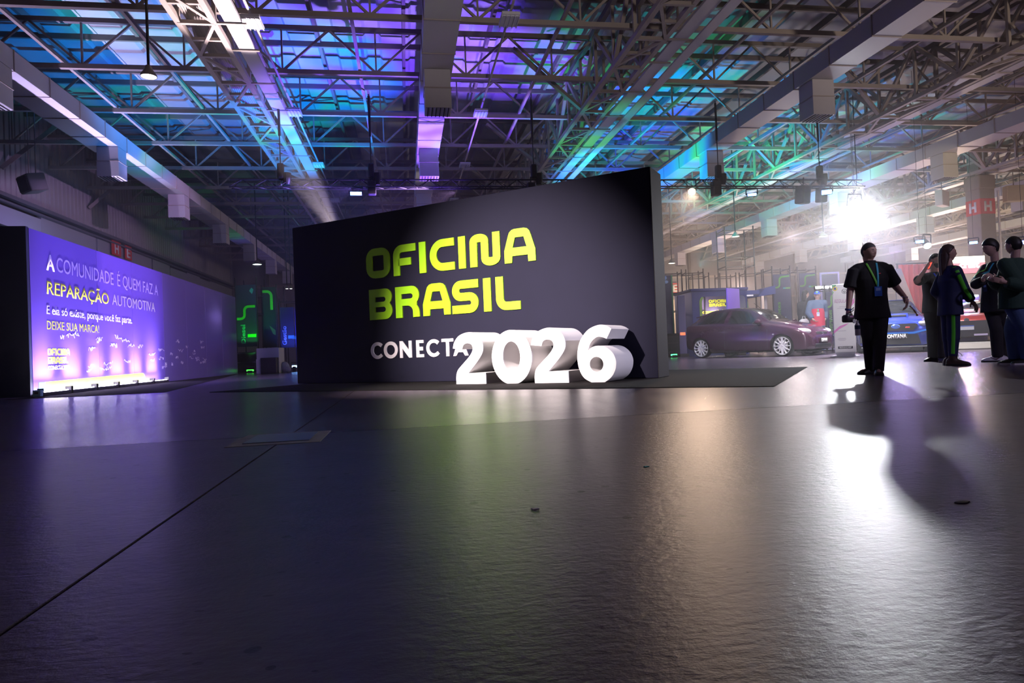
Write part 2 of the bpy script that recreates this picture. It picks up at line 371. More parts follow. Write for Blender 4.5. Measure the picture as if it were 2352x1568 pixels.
# ================================================================ the hall
Y0, Y1, XL, XR = -2.0, 41.5, -10.0, 48.0
ZB, ZT = 5.52, 5.87           # ducts
def floor_material(joint=False, worn=0.):
    m = bpy.data.materials.new('joint_filler' if joint else ('worn_concrete' if worn else 'polished_concrete')); m.use_nodes = True; nt = m.node_tree; b = nt.nodes['Principled BSDF']
    if joint:
        b.inputs['Base Color'].default_value = (.16, .10, .09, 1); b.inputs['Roughness'].default_value = .7; return m
    N, L = nt.nodes.new, nt.links.new
    geo = N('ShaderNodeNewGeometry')
    def noise(scale, detail, sx=1, sy=1):
        mp = N('ShaderNodeMapping'); mp.inputs['Scale'].default_value = (sx, sy, 1); L(geo.outputs['Position'], mp.inputs['Vector'])
        n = N('ShaderNodeTexNoise'); n.inputs['Scale'].default_value = scale; n.inputs['Detail'].default_value = detail; n.inputs['Roughness'].default_value = .62
        L(mp.outputs['Vector'], n.inputs['Vector']); return n.outputs['Fac']
    def ramp(f, stops):
        r = N('ShaderNodeValToRGB'); e = r.color_ramp.elements
        while len(e) < len(stops): e.new(.5)
        for i, (p, c) in enumerate(stops): e[i].position = p; e[i].color = (*c, 1) if isinstance(c, tuple) else (c, c, c, 1)
        L(f, r.inputs['Fac']); return r.outputs['Color']
    big = noise(.7, 6); fine = noise(6, 8, 1, 1.6); streak = noise(3.5, 5, 1, .35)
    c1 = ramp(big, [(.3, (.088, .068, .092)), (.55, (.118, .092, .122)), (.75, (.094, .073, .098))])
    def dots(scale, rad, share, sx, sy, dark):
        """sparse worn marks: a soft spot in a small share of the cells"""
        mp = N('ShaderNodeMapping'); mp.inputs['Scale'].default_value = (sx, sy, 1); mp.inputs['Rotation'].default_value = (0, 0, scale)
        dn = N('ShaderNodeTexNoise'); dn.inputs['Scale'].default_value = 9; dn.inputs['Detail'].default_value = 2
        ad = N('ShaderNodeMixRGB'); ad.blend_type = 'LINEAR_LIGHT'; ad.inputs['Fac'].default_value = .012
        L(geo.outputs['Position'], dn.inputs['Vector']); L(geo.outputs['Position'], ad.inputs['Color1']); L(dn.outputs['Color'], ad.inputs['Color2']); L(ad.outputs['Color'], mp.inputs['Vector'])
        vo = N('ShaderNodeTexVoronoi'); vo.voronoi_dimensions = '2D'; vo.inputs['Scale'].default_value = scale; L(mp.outputs['Vector'], vo.inputs['Vector'])
        sep = N('ShaderNodeSeparateColor'); L(vo.outputs['Color'], sep.inputs['Color'])
        pick = N('ShaderNodeMath'); pick.operation = 'GREATER_THAN'; pick.inputs[1].default_value = 1-share; L(sep.outputs[0], pick.inputs[0])
        rr = N('ShaderNodeMath'); rr.operation = 'MULTIPLY'; rr.inputs[1].default_value = rad; L(sep.outputs[1], rr.inputs[0])
        lt = N('ShaderNodeMath'); lt.operation = 'LESS_THAN'; L(vo.outputs['Distance'], lt.inputs[0]); L(rr.outputs[0], lt.inputs[1])
        an = N('ShaderNodeMath'); an.operation = 'MULTIPLY'; L(pick.outputs[0], an.inputs[0]); L(lt.outputs[0], an.inputs[1])
        return an.outputs[0], ramp(an.outputs[0], [(0., 1.), (1., dark)])
    d1, sp = dots(9, .13, .12, 1, 1.0, .35); d2, ch = dots(24, .17, .07, .6, 1.3, .4)
    def mul(a, b_):
        x = N('ShaderNodeMix'); x.data_type = 'RGBA'; x.blend_type = 'MULTIPLY'; x.inputs['Factor'].default_value = 1
        L(a, x.inputs['A']); L(b_, x.inputs['B']); return x.outputs['Result']
    col = mul(mul(c1, sp), ch); col = mul(col, ramp(fine, [(.3, .78), (.7, 1.1)]))
    L(col, b.inputs['Base Color'])
    def rng(f, a0, a1, b0, b1):
        r = N('ShaderNodeMapRange'); r.inputs['From Min'].default_value = a0; r.inputs['From Max'].default_value = a1
        r.inputs['To Min'].default_value = b0; r.inputs['To Max'].default_value = b1; L(f, r.inputs['Value']); return r.outputs['Result']
    ma = N('ShaderNodeMath'); ma.operation = 'ADD'; L(rng(streak, .25, .75, *((.279, .305) if worn else (.215, .266))), ma.inputs[0]); L(rng(d1, 0, 1, 0, .01), ma.inputs[1])
    L(ma.outputs[0], b.inputs['Roughness'])
    bp = N('ShaderNodeBump'); bp.inputs['Strength'].default_value = .3; bp.inputs['Distance'].default_value = .008
    L(noise(30, 7, 1, 1.5), bp.inputs['Height']); L(bp.outputs['Normal'], b.inputs['Normal'])
    b.inputs['Specular IOR Level'].default_value = .09 if worn else .22
    return m
M_FLOOR = floor_material(); M_FLOORW = floor_material(False, .04); M_JOINT = floor_material(True)
M_DECK = mat('roof_sheet', (.46, .46, .48), .55, .0, noise=.15, nscale=2)
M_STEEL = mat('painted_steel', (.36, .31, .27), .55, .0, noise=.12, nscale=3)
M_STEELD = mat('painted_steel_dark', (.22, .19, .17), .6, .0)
M_DUCT = mat('galvanised_duct', (.55, .53, .55), .48, .0, noise=.08, nscale=1.5)
M_SEAM = mat('duct_flange', (.42, .36, .33), .5)
M_WALL = mat('cladding', (.30, .29, .29), .7, noise=.1, nscale=1)
M_CONC = mat('column_concrete', (.27, .215, .15), .8, noise=.12, nscale=4, bump=.1)
M_BLACK = mat('matt_black', (.012, .012, .014), .6)
M_GLOSSBLACK = mat('gloss_black', (.01, .01, .012), .25)
M_RED = mat('sign_red', (.62, .05, .035), .6)
M_WHITE = mat('white_paint', (.80, .79, .78), .5)

# floor: base below the joints and one slab per bay
fl = MB().box(((XL+XR)/2, (Y0+Y1)/2, -.11), (XR-XL, Y1-Y0, .2)).build('floor', M_JOINT); tag(fl, kind='structure')
xs = [XL, -8.2, -.72, 6.75, 14.2, 21.7, 29.2, 36.7, XR]; ys = [Y0, 4.25, 12.6, 20.9, 29.2, Y1]
for i in range(len(xs)-1):
    for j in range(len(ys)-1):
        g = .011
        MB().box(((xs[i]+xs[i+1])/2, (ys[j]+ys[j+1])/2, -.006), (xs[i+1]-xs[i]-g, ys[j+1]-ys[j]-g, .012)).build('slab', M_FLOORW if j == 0 else M_FLOOR, fl)
hatch = thing('floor_hatch', 'square steel access cover in a pale mortar border at the crossing of two floor joints', 'hatch', (-.74, 4.08, 0))
MB().box((0, 0, .001), (.50, .56, .002)).build('mortar_border', mat('mortar', (.22, .20, .20), .8, noise=.3, nscale=12), hatch)
MB().box((0, .02, .003), (.36, .40, .004)).build('cover_plate', mat('hatch_steel', (.10, .10, .11), .35, .3), hatch)
# litter on the floor, each scrap a thing of its own
scraps = [((2.42, 1.12), (.05, .018), 'dark flattened scrap with pointed ends lying in the light on the floor'), ((1.47, 1.60), (.022, .012), 'small dark flake on the pale floor, close to the brightest reflection'),
          ((-.90, 1.45), (.016, .022), 'small white paper chip lying on the dark floor beside the long joint'), ((.35, 1.9), (.012, .01), 'tiny pale crumb on the dark floor in front of the sign'),
          ((.88, 2.42), (.010, .008), 'tiny turquoise chip on the floor below the warm light strip')]
for (p, s_, lab) in scraps:
    mb = MB(); n = 9
    prof = [(1+.25*sin(3*k+p[0]*9)) for k in range(n)]
    mb.loft([[V3((p[0]+s_[0]*prof[k]*cos(2*pi*k/n)*q, p[1]+s_[1]*prof[k]*sin(2*pi*k/n)*q, z)) for k in range(n)] for q, z in ((1, .0005), (.9, .003))])
    c = (.03, .03, .03) if 'dark' in lab.split()[0] or 'dark flake' in lab else ((.05, .55, .5) if 'turq' in lab else (.75, .74, .7))
    tag(mb.build('floor_scrap', mat('scrap_%d' % int(c[0]*100), c, .8)), lab, 'litter')

# roof deck: trapezoidal sheet
mb = MB(); p = []
x = XL
while x < XR:
    p += [(x, 7.62), (x+.30, 7.62), (x+.36, 7.68), (x+.64, 7.68), (x+.70, 7.62)]; x += 1.0
p.append((XR, 7.62))
vs = [V3((a, y, z)) for y in (Y0, Y1) for a, z in p]; n = len(p)
mb.add(vs, [(i, i+n, i+n+1, i+1) for i in range(n-1)])
mb.add([V3((a, y, 7.8)) for y in (Y0, Y1) for a in (XL, XR)], [(0, 1, 3, 2)])
tag(mb.build('ceiling', M_DECK), kind='structure')

# transverse lattice trusses
truss_y = [9.2 + 2.36*k for k in range(14)]
PITCH = .93
tr0 = None
for y in truss_y:
    if tr0 is None:
        tr0 = thing('roof_truss', None, None, (0, y, 0), kind='structure')
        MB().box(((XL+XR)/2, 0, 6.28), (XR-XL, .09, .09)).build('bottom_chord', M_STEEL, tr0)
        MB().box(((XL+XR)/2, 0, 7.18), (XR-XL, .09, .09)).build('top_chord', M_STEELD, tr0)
        mb = MB(); x = XL+.3; k = 0
        while x < XR-1:
            z0, z1 = (6.30, 7.16) if k % 2 == 0 else (7.16, 6.30)
            mb.bar((x, 0, z0), (x+PITCH, 0, z1), .042)
            if k % 2 == 0: mb.bar((x, 0, 6.30), (x, 0, 7.16), .034)
            x += PITCH; k += 1
        w = mb.build('web', M_STEEL, tr0); w['kind'] = 'stuff'
    else:
        t = copy_tree(tr0); t.location = (0, y, 0)
# purlins and bottom ties along the hall
mb = MB().box((0, (Y0+Y1)/2, 7.50), (.07, Y1-Y0, .16))
pm = mb.mesh('purlin'); pm.materials.append(M_STEELD)
tm = MB().box((0, (8+Y1)/2, 6.36), (.06, Y1-8, .06)).mesh('tie'); tm.materials.append(M_STEEL)
x = XL+.9
while x < 36:
    o = link('roof_purlin', pm); o.location.x = x; o['kind'] = 'structure'
    o = link('roof_tie', tm); o.location.x = x+.93; o['kind'] = 'structure'
    x += 1.86
# second set of cross purlins under the sheet
cm = MB().box(((XL+XR)/2, 0, 7.40), (XR-XL, .06, .12)).mesh('cross_purlin'); cm.materials.append(M_STEELD)
for y in truss_y:
    o = link('roof_purlin', cm); o.location.y = y+1.18; o['kind'] = 'structure'

# longitudinal box girders
def girder(xc, tray_side, detail):
    g = thing('roof_girder', None, None, (xc, 0, 0), kind='structure'); y0, y1 = 7.6, Y1
    h = .275
    for sx in (-1, 1):
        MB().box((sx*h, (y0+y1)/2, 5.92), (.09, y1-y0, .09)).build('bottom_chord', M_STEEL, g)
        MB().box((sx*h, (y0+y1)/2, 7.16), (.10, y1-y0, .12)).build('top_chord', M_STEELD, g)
    y = y0; k = 0; lac = MB(); web = MB()
    while y < y1-1.3:
        a, b = (-h, h) if k % 2 == 0 else (h, -h)
        dg = ((a, y, 5.90), (b, y+1.16, 5.90)); cr = ((-h, y+.58 if False else y+1.2, 5.90), (h, y+1.2, 5.90))
        if detail and y < 22:
            MB().bar(*dg, .055).build('lacing_bar', M_STEEL, g); MB().bar(*cr, .06).build('cross_bar', M_STEEL, g)
            MB().bar((-h, y+.6, 5.91), (h, y+.6, 5.91), .05).build('cross_bar', M_STEEL, g)
        else: lac.bar(*dg, .055); lac.bar(*cr, .06)
        for sx in (-1, 1):
            q0, q1 = ((5.95, 7.12) if k % 2 == 0 else (7.12, 5.95))
            web.bar((sx*h, y, q0), (sx*h, y+1.2, q1), .075); web.bar((sx*h, y, 5.95), (sx*h, y, 7.12), .06)
        y += 1.2; k += 1
    if lac.v: lac.build('lacing', M_STEEL, g)['kind'] = 'stuff'
    web.build('web', M_STEEL, g)['kind'] = 'stuff'
    return g
GX = [-3.12, 4.48, 12.1, 19.75, 27.4]
for i, xc in enumerate(GX):
    g = girder(xc, 1, i < 2)
    if i == 0:      # ribbed sheet seen through the lacing
        mb = MB(); p = []
        for k in range(12): p += [(-.25+k*.042, 6.12), (-.25+k*.042+.021, 6.145)]
        vs = [V3((a, y, z)) for y in (7.6, Y1) for a, z in p]; n = len(p)
        mb.add(vs, [(q, q+n, q+n+1, q+1) for q in range(n-1)]); mb.build('ribbed_sheet', M_STEEL, g)
    # cable tray hung beside the girder, with hanger straps
    t = thing('cable_tray', ['long flat cable tray clamped beside the brightly lit lattice girder', 'flat cable tray under the deep girder above the right end of the sign', 'flat cable tray hung from the girder beyond the white floodlight', 'narrow pale cable tray on the girder that meets the column', 'farthest cable tray running over the distant stands'][i], 'cable tray', (xc+.57, 0, 5.93))
    MB().box((0, (7.6+Y1)/2, 0), (.26, Y1-7.6, .05)).build('tray', M_DUCT, t)
    if i == 1:
        MB().box((.33, (7.6+Y1)/2, -.05), (.20, Y1-7.6, .03)).build('side_tray', M_DUCT, t)
    y = 8.3
    sm = MB().box((-.03, 0, -.03), (.46, .05, .025)).mesh('strap'); sm.materials.append(M_STEEL)
    while y < (32 if i < 3 else 20):
        o = link('hanger_strap', sm, None, t); o.location = (0, y, 0); y += 1.45 if int(y*10) % 2 else .95
# knee braces from trusses to the girders
bm_ = MB().bar((-2.0, 0, 6.9), (-.3, .9, 5.98), .08).mesh('knee_brace'); bm_.materials.append(M_STEEL)
for xc in GX[1:4]:
    for y in truss_y[0:8:2]:
        o = link('knee_brace', bm_); o.location = (xc, y, 0); o['kind'] = 'structure'

# air ducts with drop boxes
DUCTS = [(-7.05, -6.37, 'long air duct along the left side wall with square drop boxes'), (.45, 1.0, 'middle air duct running overhead straight behind the dark sign'), (7.96, 8.50, 'air duct over the right end of the sign with two big drop boxes'),
         (15.02, 15.72, 'air duct behind the white floodlight, one drop box lit yellow'), (22.2, 22.8, 'air duct crossing behind the column with the red bands'), (29.4, 30.0, 'farthest air duct low over the distant stands')]
for di, (xa, xb, lab) in enumerate(DUCTS):
    w = xb-xa; xc = (xa+xb)/2
    d = thing('air_duct', lab, 'duct', (xc, 0, 0))
    L_ = 1.15
    mb = MB().box((0, 0, (ZB+ZT)/2), (w, L_-.012, ZT-ZB))
    sec = mb.mesh('section'); sec.materials.append(M_DUCT)
    fm = MB().box((0, 0, (ZB+ZT)/2), (w+.025, .022, ZT-ZB+.025)).mesh('flange'); fm.materials.append(M_SEAM)
    yy = 2.0 if di < 3 else 9.0
    while yy < Y1-1:
        o = link('duct_section', sec, None, d); o.location.y = yy+L_/2
        o = link('flange', fm, None, d); o.location.y = yy
        yy += L_
    first = [12.06, 12.03, 12.03, 16.65, 16.5, 16.6][di]
    bw = .46
    bxm = MB().box((0, 0, -.17), (bw, bw, .33), bev=.008).box((0, 0, -.52), (bw+.01, bw+.01, .35), bev=.008).mesh('drop'); bxm.materials.append(M_DUCT)
    fl2 = MB().box((0, 0, -.34), (bw+.03, bw+.03, .02)).mesh('boxflange'); fl2.materials.append(M_SEAM)
    gr = MB()
    for q in range(6): gr.box((-.18+.072*q, 0, -.70), (.018, bw-.03, .02))
    gm = gr.mesh('grille'); gm.materials.append(M_BLACK)
    side = {0: .11, 1: 0, 2: 0, 3: -.12, 4: 0, 5: 0}[di]
    for k in range(8):
        y = first+4.62*k
        if y > 40: break
        o = link('drop_box', bxm, None, d); o.location = (side, y, ZB)
        o2 = link('flange', fl2, None, o); o3 = link('grille', gm, None, o)

# walls
def wall(name, x0, x1, y0, y1, z0, z1, m=M_WALL):
    return tag(MB().box(((x0+x1)/2, (y0+y1)/2, (z0+z1)/2), (x1-x0, y1-y0, z1-z0)).build(name, m), kind='structure')
# left wall: ribbed cladding above a dark ledge, panelled and with openings below
mb = MB(); p = []; y = Y0
while y < Y1:
    p += [(XL, y), (XL, y+.16), (XL-.03, y+.18), (XL-.03, y+.22)]; y += .24
n = len(p); mb.add([V3((a, b, z)) for z in (4.95, 7.7) for a, b in p], [(i, i+1, i+1+n, i+n) for i in range(n-1)])
mb.box((XL-.15, (Y0+Y1)/2, 6.3), (.2, Y1-Y0, 2.8))
wl = mb.build('wall_left', M_WALL); tag(wl, kind='structure')
M_PANEL = mat('wall_panel', (.26, .27, .30), .6)
y = Y0; k = 0
MB().box((XL-.35, (Y0+Y1)/2, 2.4), (.1, Y1-Y0, 5)).build('backing', M_BLACK, wl)
for (a, b) in ((Y0, 15.4), (16.0, 17.0), (20.6, 24.0), (24.08, 28.9), (29.0, 31.0), (33.3, 35.3), (37.0, Y1)):
    MB().box((XL-.12, (a+b)/2, 2.45), (.12, b-a-.05, 4.7)).build('panel', M_PANEL, wl)
for (a, b) in ((15.4, 20.6), (31.0, 37.0)):
    MB().box((XL-.10, (a+b)/2, 4.45), (.10, b-a, .5)).build('lintel_panel', M_PANEL, wl)
MB().box((XL+.05, (Y0+Y1)/2, 4.92), (.22, Y1-Y0, .10)).box((XL+.02, (Y0+Y1)/2, 4.78), (.12, Y1-Y0, .05)).build('ledge', mat('ledge_steel', (.10, .10, .12), .5), wl)
# slanting struts between left wall and roof
for y in (15.2, 18.6, 23.3):
    o = MB().bar((XL+.05, y, 5.6), (XL+1.35, y+.7, 7.2), .10).build('wall_strut', M_STEELD); o['kind'] = 'structure'
wb = wall('wall_back', XL-.2, XR, Y1, Y1+.2, 0, 7.7, mat('back_wall_paint', (.24, .22, .23), .7, noise=.1, nscale=.6))
MB().box(((XL+XR)/2, Y1-.06, 4.85), (XR-XL, .12, .14)).build('ledge', M_STEEL, wb)
MB().box(((XL+XR)/2, Y1-.05, 3.4), (XR-XL, .08, .10)).build('rail', M_STEEL, wb)
x = XL+2
while x < XR:
    MB().box((x, Y1-.08, 3.85), (.18, .14, 7.6)).build('pilaster', M_STEELD, wb); x += 3.8
wall('wall_right', XR, XR+.2, Y0+10, Y1, 0, 7.7)
# red letter signs on the left wall
for nm, txt, (ya, yb), lab in (('wall_sign', 'H', (25.0, 25.72), 'red wall plate with a white letter H over the end of the lit banner'), ('wall_sign', 'E', (26.1, 26.66), 'red wall plate with a white letter E, next to the H plate')):
    t = thing(nm, lab, 'sign', (XL+.02, (ya+yb)/2, 4.62))
    MB().box((0, 0, 0), (.03, yb-ya, .50)).build('plate', M_RED, t)
    text_obj('letter', txt, frame((.016, -.17, -.17), (0, 1, 0), (-1, 0, 0)), .34, .34, mat('sign_white', (.75, .75, .72), .6), t, bold=.03)

# concrete column with red H bands
c = thing('column', 'square concrete column with red bands lettered H behind the talking people', 'column', (19.95, 20.3, 0), kind='structure')
MB().box((0, 0, 2.75), (.60, .60, 5.5), bev=.03).build('shaft', M_CONC, c)
MB().box((0, 0, 5.62), (.66, .66, .5), bev=.05).build('capital', M_CONC, c)
MB().box((0, 0, 6.5), (.40, .40, 1.3)).build('head_post', M_STEELD, c)
MB().box((0, 0, 4.78), (.612, .612, .56), bev=.03).build('red_band', M_RED, c)
MW = mat('sign_white', (.75, .75, .72), .6)
text_obj('letter', 'H', frame((-.15, -.308, 4.62), (1, 0, 0), (0, 1, 0)), .32, .30, MW, c, bold=.05)
text_obj('letter', 'H', frame((-.308, .15, 4.62), (0, -1, 0), (1, 0, 0)), .32, .30, MW, c, bold=.05)
MB().tube([(.36, -.36, 0), (.36, -.36, 5.3)], .035).build('downpipe', M_WHITE, c)
# flat yellow-grey baffles beside the column
for (p, rz, lab) in (((19.0, 20.9, 5.25), .5, 'tilted square baffle hung just left of the lettered column'), ((21.0, 20.0, 5.2), -.2, 'square baffle hung just right of the lettered column')):
    t = thing('speaker_baffle', lab, 'loudspeaker', p, rz)
    MB().box((0, 0, 0), (.62, .25, .55), bev=.02).build('cabinet', mat('baffle_beige', (.55, .47, .33), .7), t)
    MB().box((0, -.13, 0), (.54, .01, .47)).build('grille_cloth', mat('baffle_cloth', (.48, .41, .29), .9), t)
    MB().bar((0, 0, .27), (0, 0, 1.0), .02).build('hanger', M_STEELD, t)
# ================================================================ hanging truss, lamps, fixtures
YT = 15.0; ZTR = 4.28
tr = thing('lighting_truss', 'thin black truss hung across the hall above and behind the sign', 'truss', (0, YT, ZTR))
x0, x1 = -3.6, 11.4
for (dy, dz) in ((-.10, -.09), (.10, -.09), (0, .09)):
    MB().tube([(x0, dy, dz), (x1, dy, dz)], .018, 6).build('rail', M_BLACK, tr)
mb = MB(); x = x0; k = 0
while x < x1-.2:
    for a, b in (((-.10, -.09), (0, .09)), ((.10, -.09), (0, .09)), ((-.10, -.09), (.10, -.09))):
        p, q = (a, b) if k % 2 == 0 else (b, a)
        mb.bar((x, *p), (x+.25, *q), .012)
    x += .25; k += 1
mb.build('lacing', M_BLACK, tr)['kind'] = 'stuff'
# chain hoists that carry it
for (x, lab) in ((-2.55, 'black chain hoist over the left part of the hanging truss'), (-.62, 'black chain hoist left of the middle duct'), (3.05, 'black chain hoist above the middle of the sign'), (7.58, 'black chain hoist over the truss by the warm lamp'), (10.25, 'black chain hoist close to the white floodlight')):
    h = thing('chain_hoist', lab, 'hoist', (x, YT, ZTR))
    MB().tube([(0, 0, .45), (0, 0, 2.0)], .012, 6).build('chain', M_BLACK, h)
    MB().tube([(0, 0, 1.05), (0, 0, 1.95)], .028, 6).build('cable_sleeve', M_BLACK, h)
    mb = MB(); mb.box((0, 0, .28), (.14, .14, .34), bev=.04); mb.build('motor', M_BLACK, h)
    MB().tube([(0, 0, .10), (0, 0, .0), (0, .02, -.03)], .014, 6).build('hook', M_STEELD, h)
    MB().lathe([(.0, -.12), (.07, -.12), (.095, .02), (.095, .14), (.0, .14)], 12, T((.12, .03, .10))).build('chain_bag', M_BLACK, h)
def fixture(loc, size, color, strength, label, aim=(0, 0, 0), cat='spotlight', group=None):
    """LED wash: body, yoke and bright face looking towards aim"""
    loc = V3(loc); d = (V3(aim)-loc).normalized(); x = d.cross(V3((0, 0, 1))).normalized(); z = x.cross(d)
    m = Matrix((x, d, z)).transposed().to_4x4(); r3 = m.to_3x3()
    t = thing('led_fixture', label, cat, loc, 0, group)
    w, h = size
    MB().box((0, -.05, 0), (w+.03, .10, h+.03), bev=.01).v
    mb = MB(); b = MB().box((0, -.06, 0), (w+.03, .10, h+.03), bev=.012); mb.add([r3 @ V3(v) for v in b.v], b.f); mb.build('body', M_BLACK, t)
    b = MB().box((0, -.004, 0), (w, .012, h), bev=.005); mb = MB().add([r3 @ V3(v) for v in b.v], b.f)
    mb.build('lens', glow('glow_%d_%d_%d_%d' % (color[0]*100, color[1]*100, color[2]*100, strength), color, strength), t)
    mb = MB()
    for s in (-1, 1): mb.bar(r3 @ V3((s*(w/2+.03), -.06, 0)), r3 @ V3((s*(w/2+.03), -.06, h/2+.1)), .012, .03)
    mb.bar(r3 @ V3((-(w/2+.03), -.06, h/2+.1)), r3 @ V3((w/2+.03, -.06, h/2+.1)), .012, .03); mb.build('yoke', M_BLACK, t)
    top = r3 @ V3((0, -.06, h/2+.1))
    if loc.z < 1: MB().box((0, -.02, -loc.z/2), (w*.7, .10, loc.z)).build('stand', M_BLACK, t)
    elif loc.x > 12: MB().tube([top, (top.x, top.y, 7.66-loc.z)], .005, 6).build('hanging_rod', M_BLACK, t)
    return t
BL = (.10, .28, 1)
fixture((-.96, 14.86, 4.03), (.24, .07), BL, 26, 'blue-white LED bar lamp under the left part of the hanging truss', (0, 0, .5))
fixture((5.95, 14.86, 4.08), (.12, .10), BL, 26, 'blue LED lamp peeping out beside the upper right corner of the sign', (3, 4, 0))
fixture((8.35, 14.86, 3.98), (.20, .06), BL, 24, 'blue-white LED bar lamp between warm lamp and hanging loudspeaker', (2, 0, .5))
fixture((10.28, 14.80, 4.02), (.22, .10), BL, 26, 'blue-white LED lamp touching the glare of the white floodlight', (2, 0, .5))
fixture((13.8, 16.0, 2.96), (.19, .07), BL, 22, 'blue LED lamp above the man holding a phone', (2, 0, .5))
fixture((16.9, 17.5, 3.14), (.20, .07), BL, 22, 'blue LED lamp just left of the lettered column', (2, 0, .5))
fixture((16.54, 15.56, 2.83), (.16, .09), (.12, .18, 1), 22, 'blue LED lamp behind the head of the man in green', (2, 0, .5))
# white flood, par can and warm profile lamp
def par(loc, aim, r, color, strength, label, name='floodlight'):
    loc = V3(loc); d = (V3(aim)-loc).normalized(); q = d.to_track_quat('Z', 'Y').to_matrix().to_4x4()
    t = thing(name, label, 'spotlight', loc)
    MB().lathe([(.0, -.28), (r*.7, -.28), (r*.8, -.2), (r, -.02), (r*1.06, .02), (r*.98, .02), (r*.94, -.02)], 20, q).build('housing', M_BLACK, t, smooth=40)
    MB().lathe([(0, -.01), (r*.5, -.006), (r*.93, -.012)], 20, q).build('lens', glow('glow_lamp_%d_%d' % (color[2]*100, strength), color, strength), t)
    mb = MB()
    for s in (-1, 1): mb.bar(q @ V3((s*(r+.02), 0, -.12)), V3((s*(r+.02), 0, .30)), .012, .03)
    mb.bar((-(r+.02), 0, .30), (r+.02, 0, .30), .012, .03).build('yoke', M_BLACK, t)
    if loc.x > 11: MB().tube([(0, 0, .30), (0, 0, 7.66-loc.z)], .005, 6).build('hanging_rod', M_BLACK, t)
    return t
par((12.07, 16.2, 4.0), (4.6, 5.0, .3), .17, (.93, .96, 1), 26, 'white floodlight glaring through the haze right of the hanging truss')
t = thing('power_cable', 'thin black cable looping down to the white floodlight', 'cable', (12.07, 16.25, 4.3))
MB().tube([(.12, 0, 3.35), (.12, 0, 1.2), (.13, 0, .5), (.10, 0, .2), (0, 0, .0), (-.06, 0, .06), (0, 0, .03)], .012, 6).build('cable', M_BLACK, t); MB().tube([(0, 0, .0), (0, 0, 3.2)], .008, 6).build('safety_wire', M_STEELD, t)
par((6.82, 14.86, 4.05), (3.2, 6.0, .2), .09, (1, .72, .42), 12, 'warm orange lamp hung just right of the sign top', 'profile_lamp')
par((14.0, 15.97, 2.84), (13.2, 14.0, 1.2), .10, (1, .96, .90), 20, 'small chrome can lamp beside a blue LED over the phone man', 'can_lamp')
# loudspeakers
def speaker(loc, rz, label, s=1., tilt=.12):
    t = thing('loudspeaker', label, 'loudspeaker', loc, rz)
    m = Matrix.Rotation(tilt, 3, 'X')
    def put(b, nm, mt): MB().add([m @ V3(v) for v in b.v], b.f).build(nm, mt, t)
    put(MB().box((0, 0, 0), (.26*s, .26*s, .44*s), bev=.03), 'cabinet', M_BLACK)
    put(MB().box((0, -.135*s, 0), (.23*s, .02*s, .41*s), bev=.01), 'grille', mat('speaker_grille', (.02, .02, .022), .8))
    put(MB().bar((0, 0, .22*s), (0, 0, .42*s), .02), 'bracket', M_BLACK)
speaker((9.70, 14.9, 3.98), .3, 'black loudspeaker hanging tilted between two blue lamps')
speaker((10.30, 15.05, 4.0), .1, 'smaller black loudspeaker hanging high behind the tilted one', .8)
speaker((-.62, 15.0, 4.18), 0, 'black loudspeaker on the truss left of the middle duct', .7, 0)
speaker((7.50, 15.0, 4.16), 0, 'black loudspeaker on the truss beside the warm lamp', .8, 0)
speaker((2.95, 14.9, 4.12), 0, 'black loudspeaker half sunk behind the top edge of the sign', .7, 0)
t = thing('loudspeaker', 'large grey loudspeaker hung on the left wall above the banner', 'loudspeaker', (-8.75, 17.6, 4.95), -.75)
m = Matrix.Rotation(.25, 3, 'X')
def put(b, nm, mt): MB().add([m @ V3(v) for v in b.v], b.f).build(nm, mt, t)
put(MB().box((0, 0, 0), (.58, .40, .42), bev=.03), 'cabinet', mat('speaker_grey', (.10, .10, .10), .6)); put(MB().box((0, -.21, 0), (.50, .02, .34)), 'grille', mat('speaker_grille', (.02, .02, .022), .8))
MB().tube([(-.2, 0, .2), (-.2, 0, 2.70)], .012, 6).tube([(.2, 0, .2), (.2, 0, 2.70)], .012, 6).build('hanger', M_STEELD, t)

# round pendants on rods
def pendant(loc, r, rod, label, color=(1, .93, .80), strength=9):
    t = thing('pendant_lamp', label, 'lamp', loc)
    MB().lathe([(0, .16), (r*.35, .16), (r*.55, .10), (r, .03), (r*1.03, 0), (r*.97, .0), (r*.95, .02)], 20).build('shade', M_STEELD, t, smooth=50)
    MB().lathe([(0, -.005), (r*.6, .0), (r*.94, .012)], 20).build('diffuser', glow('glow_pendant_%d_%d' % (color[2]*100, strength), color, strength), t)
    rod = 7.66-loc[2]
    MB().tube([(0, 0, .15), (0, 0, rod)], .02, 8).build('rod', M_BLACK, t)
pendant((-3.44, 10.0, 4.52), .105, 1.75, 'round pendant lamp on a long black rod before the blue ceiling', (1, .96, .92), 12)
pendant((-5.63, 27.2, 4.22), .17, 2.0, 'greenish white pendant lamp over the booths between banner and sign', (.75, 1, .92), 22)
pendant((11.87, 22.4, 4.24), .14, 2.0, 'warm round pendant lamp over the tall scaffold poles', (1, .88, .66), 14)
pendant((15.0, 21.9, 4.12), .15, 2.1, 'warm round pendant lamp under the white floodlight beam', (1, .86, .66), 12)
pendant((11.13, 26.5, 3.85), .15, 2.4, 'warm round pendant lamp just right of the sign edge', (1, .90, .66), 16)
for i, p in enumerate(((-4.86, 29.1, 3.44), (-4.70, 29.1, 3.44))): pendant(p, .06, 2.6, 'left lamp of a tight pair over the booths beside the sign' if i == 0 else 'right lamp of a tight pair over the booths beside the sign', (1, 1, 1), 25)
